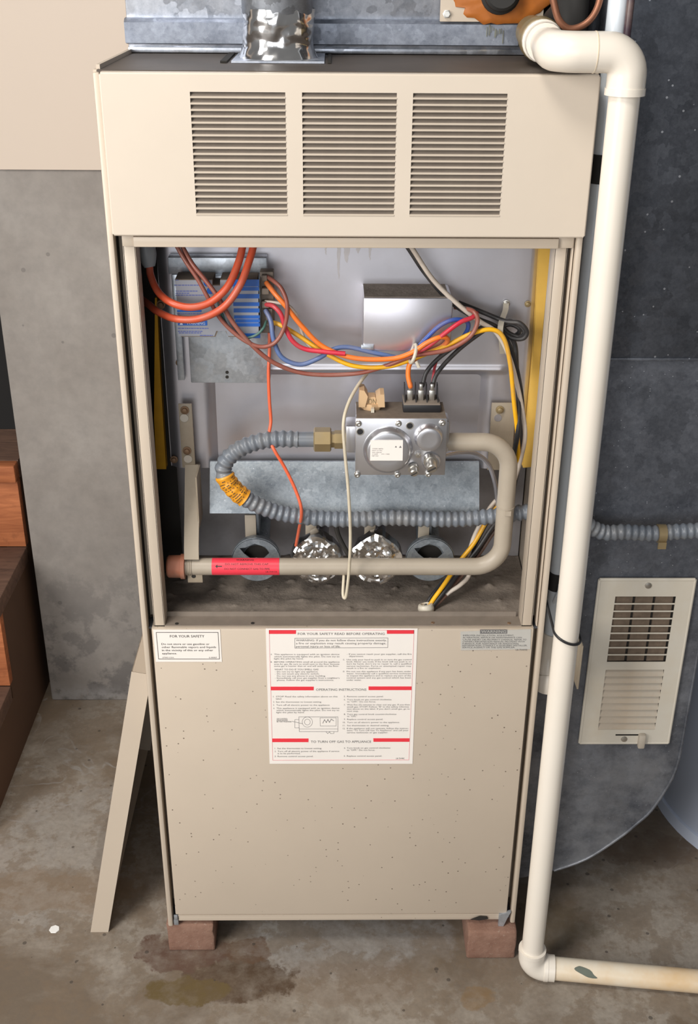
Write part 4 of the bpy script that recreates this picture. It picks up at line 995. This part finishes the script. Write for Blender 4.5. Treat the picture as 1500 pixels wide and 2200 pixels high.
def wrapt(b):
    A = PY(486, 1028, .048); B = PY(524, 1066, .048)
    ia = min(iw, key=lambda i: (pp[i]-A).length); ib = min(iw, key=lambda i: (pp[i]-B).length)
    for k in range(ia, ib, 3):
        p = pp[k]; t = (pp[k+1]-pp[k-1]).normalized(); v = (CAM-p); v = (v-t*v.dot(t)).normalized(); s = t.cross(v)
        a0 = -.95
        while a0 < .95:
            a1 = a0+random.uniform(.06, .16)
            if random.random() < .62:
                q = [b.verts.new(p+(v*math.cos(a)+s*math.sin(a))*.0133+t*d) for a, d in ((a0, -.0006), (a1, -.0006), (a1, .0006), (a0, .0006))]
                b.faces.new(q)
            a0 = a1+.04
quick('wrap_print', 'ink', fl, wrapt, smooth=0)
yb = PY(1421, 1146, .066)
quick('yellow_band', 'brass', fl, lambda b: (cyl(b, yb+Vector((-.0055, 0, 0)), yb+Vector((.0055, 0, 0)), .0127, 22), box(b, yb.x-.0055, yb.x+.0055, yb.y-.012, yb.y-.009, yb.z-.018, yb.z-.008)), label='tan band round the hose')

# ================================================================== PLENUM, FLUE, COIL PLATE
PNY = .222
px0 = -.268; px1 = PY(1150, 60, PNY).x
zl0 = PY(420, 97, PNY-.012).z; zl1 = PY(420, 41, PNY-.012).z; zb0 = ZT+.0006
pn = empty('supply_plenum', ((px0+px1)/2, .4, ZT), 'galvanized sheet metal plenum standing on the furnace top behind the flue', 'duct')
quick('plenum_box', 'galv_plenum', pn, lambda b: box(b, px0, px1, PNY, .655, zb0, 2.6, .002))
quick('lap_flange', 'galv', pn, lambda b: prism(b, [(PNY+.001, zl0), (PNY-.012, zl0+.002), (PNY-.013, zl1-.004), (PNY-.008, zl1), (PNY+.001, zl1+.001)], 'x', px0-.001, PY(1112, 70, PNY).x))
quick('lower_flange', 'galv_plenum', pn, lambda b: box(b, px0, px1, PNY-.003, PNY+.001, zb0, zl0-.003, .001))
def stainf(b):
    z = [PY(1063, y, PNY-.014).z for y in (52, 70, 96)]
    random.seed(3)
    for k in range(9):
        xx = PY(1046+k*4.4, 60, PNY-.014).x
        box(b, xx, xx+random.uniform(.0008, .002), PNY-.0140, PNY-.0128, z[2]+random.uniform(.001, .016), z[0]-random.uniform(0, .008))
quick('green_stain', 'drip', pn, stainf)
# coil access plate with orange sealant
CPY = PNY-.016
cp = empty('coil_plate', PY(1045, 30, CPY), 'beige drain plate smeared with orange sealant on the plenum front', 'plate')
quick('plate', 'paint', cp, lambda b: box(b, PY(946, 30, CPY).x, PY(1168, 30, CPY).x, CPY, CPY+.006, PY(1000, 47, CPY).z, PY(1000, 47, CPY).z+.16, .0008))
quick('screw', 'steel', cp, lambda b: lathe(b, PY(960, 30, CPY), (0, -1, 0), [(0, .0050), (.001, .0050), (.0012, .0036), (.005, .0034)], 6), smooth=20)
def goo(b):
    c = PY(1072, -12, CPY); n = 44; random.seed(11)
    ed = [1+.30*noise.noise((math.cos(t*2*math.pi/n)*1.7, math.sin(t*2*math.pi/n)*1.7, 4.2))+.16*noise.noise((math.cos(t*2*math.pi/n)*5, math.sin(t*2*math.pi/n)*5, 1)) for t in range(n)]
    rings = []
    for (f, h) in ((1, .0), (.97, .0018), (.8, .0028), (.55, .0055), (.3, .007)):
        rings.append([b.verts.new(c+Vector((math.cos(t*2*math.pi/n)*.060*f*ed[t], -h-.0012*noise.noise((t*.7, f*6, 2)), math.sin(t*2*math.pi/n)*.036*f*ed[t]))) for t in range(n)])
    for A, B in zip(rings, rings[1:]):
        for t in range(n): b.faces.new((A[t], A[(t+1) % n], B[(t+1) % n], B[t]))
    b.faces.new(rings[-1])
    bmesh.ops.recalc_face_normals(b, faces=b.faces)
quick('sealant', 'rustgoo', cp, goo, smooth=60)
fc = PY(1074, -14, CPY)
quick('black_fitting', 'rubber', cp, lambda b: lathe(b, fc, (0, -1, .1), [(0, .024), (.010, .024), (.013, .021), (.022, .021), (.025, .018)], 26))
# flue
fyc = .145; fcx = PY(598, 110, fyc).x; fr = (PY(672, 90, fyc).x-PY(524, 90, fyc).x)/2
fl_o = empty('flue_pipe', (fcx, fyc, ZT), 'round steel flue pipe with crinkled foil tape at its foot', 'flue pipe')
cz = ZT+.0002
quick('collar_plate', 'galv_plenum', fl_o, lambda b: box(b, PY(497, 139, .088).x, PY(697, 139, .088).x, .088, .202, cz, cz+.0022))
quick('collar_slot', 'dark', fl_o, lambda b: box(b, PY(486, 132, .1).x-.006, PY(497, 139, .1).x-.004, .09, .21, cz, cz+.002))
quick('collar_slot', 'dark', fl_o, lambda b: box(b, PY(697, 139, .1).x+.004, PY(706, 139, .1).x+.003, .09, .21, cz, cz+.002))
zf = PY(598, 20, fyc-fr*.7).z
def foilp(b):
    n, m_ = 72, 34; rings = []
    for k in range(m_+1):
        z = cz+(zf-cz)*k/m_; ring = []
        for t in range(n):
            a = 2*math.pi*t/n; p = Vector((math.cos(a)*fr, math.sin(a)*fr, z))
            d = .0030*noise.noise(p*42)+.0022*abs(noise.noise(p*85+Vector((3, 1, 2))))
            flare = .006*max(0, 1-(z-cz)/.02)**2
            ring.append(b.verts.new((fcx+math.cos(a)*(fr+.001+d+flare), fyc+math.sin(a)*(fr+.001+d+flare), z)))
        rings.append(ring)
    for A, B in zip(rings, rings[1:]):
        for t in range(n): b.faces.new((A[t], A[(t+1) % n], B[(t+1) % n], B[t]))
quick('foil_tape', 'chrome', fl_o, foilp, smooth=40, label='shiny wrinkled foil tape')
quick('pipe', 'flue', fl_o, lambda b: (cyl(b, (fcx, fyc, cz), (fcx, fyc, zf-.001), fr-.003, 40), lathe(b, (fcx, fyc, zf-.006), (0, 0, 1), [(0, fr+.0002), (.002, fr+.0012), (1.2, fr+.0012)], 40)), smooth=50)

# ================================================================== RETURN DUCT
DY = .100
ctr = [(1465, 1600), (1456, 1640), (1440, 1680), (1400, 1740), (1365, 1772), (1330, 1800), (1260, 1845), (1190, 1870)]
cpts = [PY(x, y, DY) for x, y in ctr]; cpts = smooth_path(cpts, 4)
dxr = .5235
def duct_poly(z0, z1, full=True):
    pts = [(dxr, z1)]+[(p.x, p.z) for p in cpts]+[(.300, .055), (.276, .052), (.276, z1)]
    return pts
seam = PY(1400, 772, DY).z
rd = empty('return_duct', (.40, .35, 0.05), 'dull galvanized return duct with a rounded elbow beside the furnace', 'duct')
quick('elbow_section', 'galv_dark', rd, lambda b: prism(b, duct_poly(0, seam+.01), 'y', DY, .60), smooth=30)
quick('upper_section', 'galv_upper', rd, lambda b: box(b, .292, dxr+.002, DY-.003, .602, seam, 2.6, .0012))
quick('elbow_seam', 'galv_dark', rd, lambda b: (sweep(b, [p+Vector((0, .000, 0)) for p in cpts], .0026, 8), sweep(b, [Vector((dxr, DY, seam)), cpts[0]], .0022, 8)), smooth=60)
quick('joint_lip', 'galv_dark', rd, lambda b: box(b, .292, dxr+.003, DY-.0045, DY, seam-.001, seam+.003, .0008))
# ---------------- register
GY_ = DY-.0045
rg = empty('wall_register', PY(1368, 1420, DY), 'cream louvered air register screwed to the return duct', 'register')
a0 = PY(1290, 1240, GY_); a1 = PY(1497, 1245, GY_); b0 = PY(1240, 1597, GY_); b1 = PY(1437, 1598, GY_)
gx0, gx1 = (a0.x+b0.x)/2, (a1.x+b1.x)/2; gz1, gz0 = (a0.z+a1.z)/2, (b0.z+b1.z)/2
def gp_(x, y): return PY(1140+x/3.1417, 1000+y/3.1429, GY_)
ux0, ux1 = gp_(570, 1100).x, gp_(945, 1100).x
ux0 = (gp_(573, 880).x+gp_(513, 1310).x)/2; ux1 = (gp_(983, 885).x+gp_(907, 1320).x)/2
uz1, uz0 = gp_(770, 880).z, gp_(710, 1322).z; lzz1, lzz0 = gp_(700, 1374).z, gp_(640, 1778).z
bm = new_bm(); sheet_holes(bm, [gx0+.002, gx1-.002], [gz0+.002, gz1-.002], [(ux0, ux1, uz0, uz1), (ux0, ux1, lzz0, lzz1)], GY_-.002, GY_-.0008)
fr_o = obj('face_plate', bm, 'register', rg)
quick('rolled_edge', 'register', fr_o, lambda b: [sweep(b, [p, q], .0026, 10) for p, q in (((gx0+.002, GY_, gz0+.002), (gx1-.002, GY_, gz0+.002)), ((gx0+.002, GY_, gz1-.002), (gx1-.002, GY_, gz1-.002)), ((gx0+.002, GY_, gz0+.002), (gx0+.002, GY_, gz1-.002)), ((gx1-.002, GY_, gz0+.002), (gx1-.002, GY_, gz1-.002)))])
bm = new_bm(); box(bm, -(ux1-ux0)/2, (ux1-ux0)/2, -.001, .0004, -.0011, .0011, .0003, 1)
src = None
for k in range(8):
    z = uz1-(uz1-uz0)*(k+1)/9; loc = Vector(((ux0+ux1)/2, GY_-.0012, z))
    if src is None: src = obj('open_slat', bm, 'register', rg, loc=(0, 0, 0)); src.location = loc-WL[rg]; WL[src] = loc
    else: inst(src, rg, loc)
dzs = (lzz1-lzz0)/9
bm = new_bm(); prism(bm, [(.0040, -.0006), (.0040, -.0016), (-.0006, -dzs+.0002), (-.0014, -dzs+.0006)], 'x', -(ux1-ux0)/2, (ux1-ux0)/2)
src = None
for k in range(9):
    loc = Vector(((ux0+ux1)/2, GY_-.001, lzz1-dzs*k))
    if src is None: src = obj('closed_slat', bm, 'register_slat', rg, loc=(0, 0, 0)); src.location = loc-WL[rg]; WL[src] = loc
    else: inst(src, rg, loc)
quick('throat', 'dark', rg, lambda b: box(b, ux0-.004, ux1+.004, DY-.001, DY-.0002, lzz0-.004, uz1+.004))
for i in range(3):
    w3 = (ux1-ux0)/3
    quick('damper_fin', 'fin', rg, lambda b: (prism(b, [(ux0+w3*i+.0012+(.006 if i else 0)*0, DY-.0012), (ux0+w3*(i+1)-.0025, DY-.0012), (ux0+w3*(i+1)-.0025, DY-.0026), (ux0+w3*i+.0012, DY-.0032)], 'z', uz0, uz1)))
for (x, y) in ((793, 806), (630, 1842)):
    quick('register_screw', 'steel', rg, lambda b: lathe(b, gp_(x, y)+Vector((0, -.0018, 0)), (0, -1, 0), [(0, .0052), (.0012, .0046), (.0018, .0022)], 16))
quick('lever_slot', 'dark', rg, lambda b: box(b, gp_(572, 1815).x, gp_(725, 1815).x, GY_-.0024, GY_-.0018, gp_(600, 1818).z, gp_(600, 1809).z))
quick('damper_lever', 'register_slat', rg, lambda b: (box(b, gp_(720, 1850).x, gp_(765, 1850).x, GY_-.010, GY_-.002, gp_(740, 1888).z, gp_(740, 1800).z, .002)))

# ================================================================== PVC DRAIN
PYY = -.050; PR = .0163; ER = .0200
zt_ = 1.3262; x_e1 = .2125; x_v0 = .2875; x_v1 = .2905
dr = empty('condensate_drain_pipe', (x_v1, PYY, 0), 'cream PVC drain pipe dropping in front of the duct to the floor', 'pipe')
def elbow(b, c, d1, d2, r, leg, rad):
    # short 90 degree bend at corner c from direction d1 (coming from) to d2 (going to)
    d1 = Vector(d1).normalized(); d2 = Vector(d2).normalized(); c = Vector(c)
    ctr_ = c+(d1+d2)*rad
    pts = [c+d1*leg]
    for i in range(11):
        t = i/10*math.pi/2
        pts.append(ctr_-d2*rad*math.cos(t)-d1*rad*math.sin(t))
    pts.append(c+d2*leg)
    sweep(b, pts, r, 24)
e1c = Vector((x_e1, PYY, zt_)); e2c = Vector((x_v0, PYY, zt_))
adp = Vector((.2225, .150, zt_+.004))
dirb = (adp-e1c).normalized()
quick('elbow', 'pvc', dr, lambda b: elbow(b, e1c, dirb, (1, 0, 0), ER, .040, .022), smooth=60)
quick('elbow', 'pvc', dr, lambda b: elbow(b, e2c, (-1, 0, 0), (x_v1-x_v0, 0, -1.3), ER, .036, .022), smooth=60)
quick('adapter', 'pvc', dr, lambda b: lathe(b, e1c, dirb, [(.034, PR), (.095, PR), (.095, .0205), (.115, .0205), (.117, .0225), (.125, .0225), (.126, .0190)], 26))
quick('threaded_collar', 'brass', dr, lambda b: lathe(b, e1c, dirb, [(.124, .0215)]+[(.125+k*.004, .0225+(.0012 if k % 2 else 0)) for k in range(9)]+[(.160, .0200), (.235, .0190)], 24))
quick('pipe', 'pvc', dr, lambda b: sweep(b, [e2c+Vector((0, 0, -.030)), Vector((x_v1, PYY, .040))], PR, 28), smooth=60, label='upright cream pipe')
f3 = Vector((x_v1, PYY, ER+.0005)); fend = PZ(1500, 2110, .019)
dirf = Vector((fend.x-f3.x, fend.y-f3.y, 0)).normalized()
quick('elbow', 'pvc', dr, lambda b: elbow(b, f3, (0, 0, 1), dirf, ER, .036, .022), smooth=60, label='elbow on the floor')
quick('elbow_rim', 'pvc', dr, lambda b: (cyl(b, f3+Vector((0, 0, .032)), f3+Vector((0, 0, .038)), ER+.0009, 26), cyl(b, f3+dirf*.020, f3+dirf*.026, ER+.0007, 26)))
quick('pipe', 'pvc_stain', dr, lambda b: sweep(b, [f3+dirf*.02, f3+dirf*.9], PR+.001, 28), smooth=60, label='stained pipe lying on the floor')
def smear(b):
    c = f3+dirf*.082; s = dirf.cross(Vector((0, 0, 1))); n = 20; rr = PR+.0014
    rings = []
    for f in (1, .75, .5, .25, .02):
        ring = []
        for k in range(n):
            a = 2*math.pi*k/n; u = math.cos(a)*.016*(1+.2*math.sin(3*a))*f; v = (math.sin(a)*.38+.35*math.cos(a))*f
            ang = .75-v*.9
            ring.append(b.verts.new(c+dirf*u+s*math.cos(ang)*rr+Vector((0, 0, math.sin(ang)*rr))))
        rings.append(ring)
    for A, B in zip(rings, rings[1:]):
        for k in range(n): b.faces.new((A[k], A[(k+1) % n], B[(k+1) % n], B[k]))
quick('green_smear', 'greenpaint', dr, smear, smooth=0)
quick('joint_ring', 'pvc_stain', dr, lambda b: cyl(b, e2c+Vector((-.0362, 0, 0)), e2c+Vector((-.0352, 0, 0)), ER+.0004, 26))
quick('socket_rim', 'pvc', dr, lambda b: cyl(b, e2c+Vector((0, 0, -.041)), e2c+Vector((0, 0, -.034)), ER+.0010, 26))
# tie holding the pipes together
tz = PY(1215, 1378, -.06).z
ti = []
for k in range(40):
    t = math.pi+k*2*math.pi/40
    front = math.sin(t) < 0
    cx_, cy_, rr_ = (x_v1-.0005, PYY, PR+.0016) if front else (.2880, .044, .0165)
    yy = cy_+math.sin(t)*rr_
    ti.append(Vector((cx_+math.cos(t)*rr_, yy, tz+.004+.16*(yy+.05)-.006*math.cos(t))))
bm = new_bm(); sweep(bm, ti, .0018, 8, closed=True); obj('black_cable_tie', bm, 'black', None, loc=ti[0], label='black cable tie binding the cream pipe to the pale grey pipe', cat='cable tie')
# ---------------- pale grey pipe behind it
gq = [PY(1322, 20, .045), PY(1290, 250, .045), PY(1258, 560, .045), PY(1226, 850, .045), PY(1202, 1180, .045), PY(1188, 1330, .045)]
gx = sum(p.x for p in gq[1:])/5+.0035
gpp = empty('grey_conduit', (gx, .04, .46), 'pale grey pipe running up the narrow gap behind the cream pipe', 'pipe')
quick('tube', 'grey_pvc', gpp, lambda b: sweep(b, [Vector((gx+.003, .045, 2.5)), Vector((gx+.002, .045, 1.3)), Vector((gx, .045, .9)), Vector((gx+.001, .043, .53))], .0112, 22), smooth=60)
quick('black_sleeve', 'rubber', gpp, lambda b: cyl(b, (gx+.002, .045, 1.180), (gx+.002, .045, 1.212), .0140, 22))
quick('black_sleeve', 'rubber', gpp, lambda b: cyl(b, (gx, .044, PY(1200, 1262, .045).z), (gx, .044, PY(1203, 1226, .045).z), .0125, 22))
zt2 = PY(1185, 1395, .045).z; zt3 = PY(1180, 1450, .04).z
quick('trap_elbow', 'pvc', gpp, lambda b: sweep(b, smooth_path([Vector((gx+.001, .043, zt2+.03)), Vector((gx, .042, zt2)), Vector((gx-.001, .035, zt2-.03)), Vector((gx-.001, .030, zt3)), Vector((gx, .030, zt3-.012))], 5), [.0135]*4+[.0155]*4+[.018]*4+[.0195]*9, 20), smooth=60)
quick('loop_hook', 'grey_pvc', gpp, lambda b: sweep(b, smooth_path([PY(1204, 1255, .03), PY(1202, 1270, .028), PY(1194, 1285, .03), PY(1188, 1300, .04)]), .0028, 8))
wire('dark purple cable running along the pale grey pipe', 'w_purple', [Vector((gx+.014, .034, 1.6)), Vector((gx+.011, .030, 1.25)), Vector((gx+.013, .031, 1.13)), Vector((gx+.0155, .033, 1.05)), Vector((gx+.0145, .033, .8)), Vector((gx+.013, .033, .66))], .0042, name='cable', cat='cable')
# bracket plate beside the drain
bA = PY(1248, 1385, .04); 
bm = new_bm()
pA, pB = PY(1254, 1380, .02), PY(1238, 1472, .02)
box(bm, pB.x-.001, pB.x+.0015, .010, .085, pB.z, pA.z, .0006)
box(bm, pB.x-.030, pB.x, .083, .086, pB.z+.01, pA.z, .0006)
obj('angle_bracket', bm, 'bracket', None, loc=(pB.x, .05, pB.z), label='thin beige angle bracket between the drain pipe and the register', cat='bracket')

# ================================================================== REFRIGERANT LINES
wire('brown copper tube bent in a loop above the cream elbow', 'copper', [PY(x, y, .045) for x, y in ((1178, -60), (1190, 5), (1202, 44), (1226, 62), (1262, 48), (1286, 10), (1298, -60))], .0038, name='copper_tube', cat='pipe', n=14)
ri = [PY(1180, 74, .185), PY(1190, 40, .185), PY(1196, 0, .185)]
bm = new_bm(); sweep(bm, smooth_path([Vector((px1+.03, .30, 1.335)), Vector((px1+.022, .20, 1.342)), Vector((px1+.028, .16, 1.37)), Vector((px1+.03, .155, 1.45)), Vector((px1+.03, .155, 2.4))], 6), .0175, 18)
obj('insulated_line', bm, 'rubber', None, loc=(px1+.03, .155, 1.5), smooth=60, label='black foam-insulated refrigerant line rising beside the plenum', cat='pipe')
bm = new_bm(); c0_ = Vector((.252, .080, 0))
sweep(bm, [Vector((c0_.x, .080, 1.308)), Vector((c0_.x, .080, 2.4))], .0165, 18)
obj('insulated_line', bm, 'rubber', None, loc=(c0_.x, .080, 1.308), smooth=60, label='thick black insulated line standing behind the copper loop', cat='pipe')

# ================================================================== WATER HEATER
wh = empty('water_heater', (.845, .365, 0), 'white round water heater tank partly hidden by the return duct', 'water heater')
quick('tank', 'heater', wh, lambda b: lathe(b, (.845, .365, 0), (0, 0, 1), [(.026, .252), (.028, .254), (1.25, .254), (1.27, .24), (1.28, .10)], 64), smooth=50)
quick('base_ring', 'heater', wh, lambda b: lathe(b, (.845, .365, 0), (0, 0, 1), [(0, .2575), (.0245, .2575), (.0255, .2545)], 64), smooth=50)

# ================================================================== LEANING ACCESS PANEL, BRICKS, PAPER
lp = empty('access_panel', (-.36, .29, 0), 'removed beige metal access panel leaning against the furnace side', 'panel')
h_ = .505; dx = .106; ang = math.atan2(dx, h_); LH = math.hypot(dx, h_)
ybk = .50; yfr = .040; dep = .028
xb = -.4045
T = Matrix.Translation((xb, 0, 0)) @ Matrix.Rotation(ang, 4, 'Y')
def lpan(fn):
    def g(b):
        fn(b); bmesh.ops.transform(b, matrix=T, verts=b.verts)
    return g
quick('face_sheet', 'paint', lp, lpan(lambda b: box(b, 0, .0012, yfr, ybk, .004, LH)))
quick('front_flange', 'paint', lp, lpan(lambda b: prism(b, [(0, .0), (dep-.003, .0), (dep, .004), (dep, LH-.006), (dep-.004, LH), (0, LH)], 'y', yfr-.0004, yfr+.0008)))
quick('back_flange', 'paint', lp, lpan(lambda b: box(b, 0, dep, ybk-.0012, ybk, .004, LH)))
quick('end_flange', 'paint', lp, lpan(lambda b: (box(b, 0, dep-.002, yfr, ybk, LH-.0012, LH))))
quick('end_flange', 'paint', lp, lpan(lambda b: (box(b, 0, dep-.004, yfr, ybk, .004, .0052))))
def brick(x0, x1, y0, y1, z1, seed, label):
    bm = new_bm(); box(bm, x0, x1, y0, y1, 0, z1, .003, 2)
    bmesh.ops.subdivide_edges(bm, edges=bm.edges[:], cuts=3, use_grid_fill=True)
    for v in bm.verts:
        if v.co.z > .002: v.co += Vector((noise.noise(v.co*60+Vector((seed, 0, 0))), noise.noise(v.co*60+Vector((0, seed, 0))), 0))*.0018
    obj('brick', bm, 'brick', None, loc=((x0+x1)/2, (y0+y1)/2, 0), smooth=40, label=label, cat='brick', group='bricks under the furnace')
brick(-.2735, -.2005, .001, .20, ZB-.0005, 1, 'red brick under the furnace corner nearest the leaning panel')
brick(.1965, .2725, -.017, .18, ZB-.0005, 5, 'red brick under the furnace corner beside the drain pipe')
hx = PZ(117, 1997, 0)
bm = new_bm(); lathe(bm, hx, (0, 0, 1), [(.0003, .0085), (.0012, .0082)], 7)
obj('paper_disc', bm, 'hexpaper', None, loc=hx, smooth=0, label='small white paper disc lying on the floor', cat='paper')
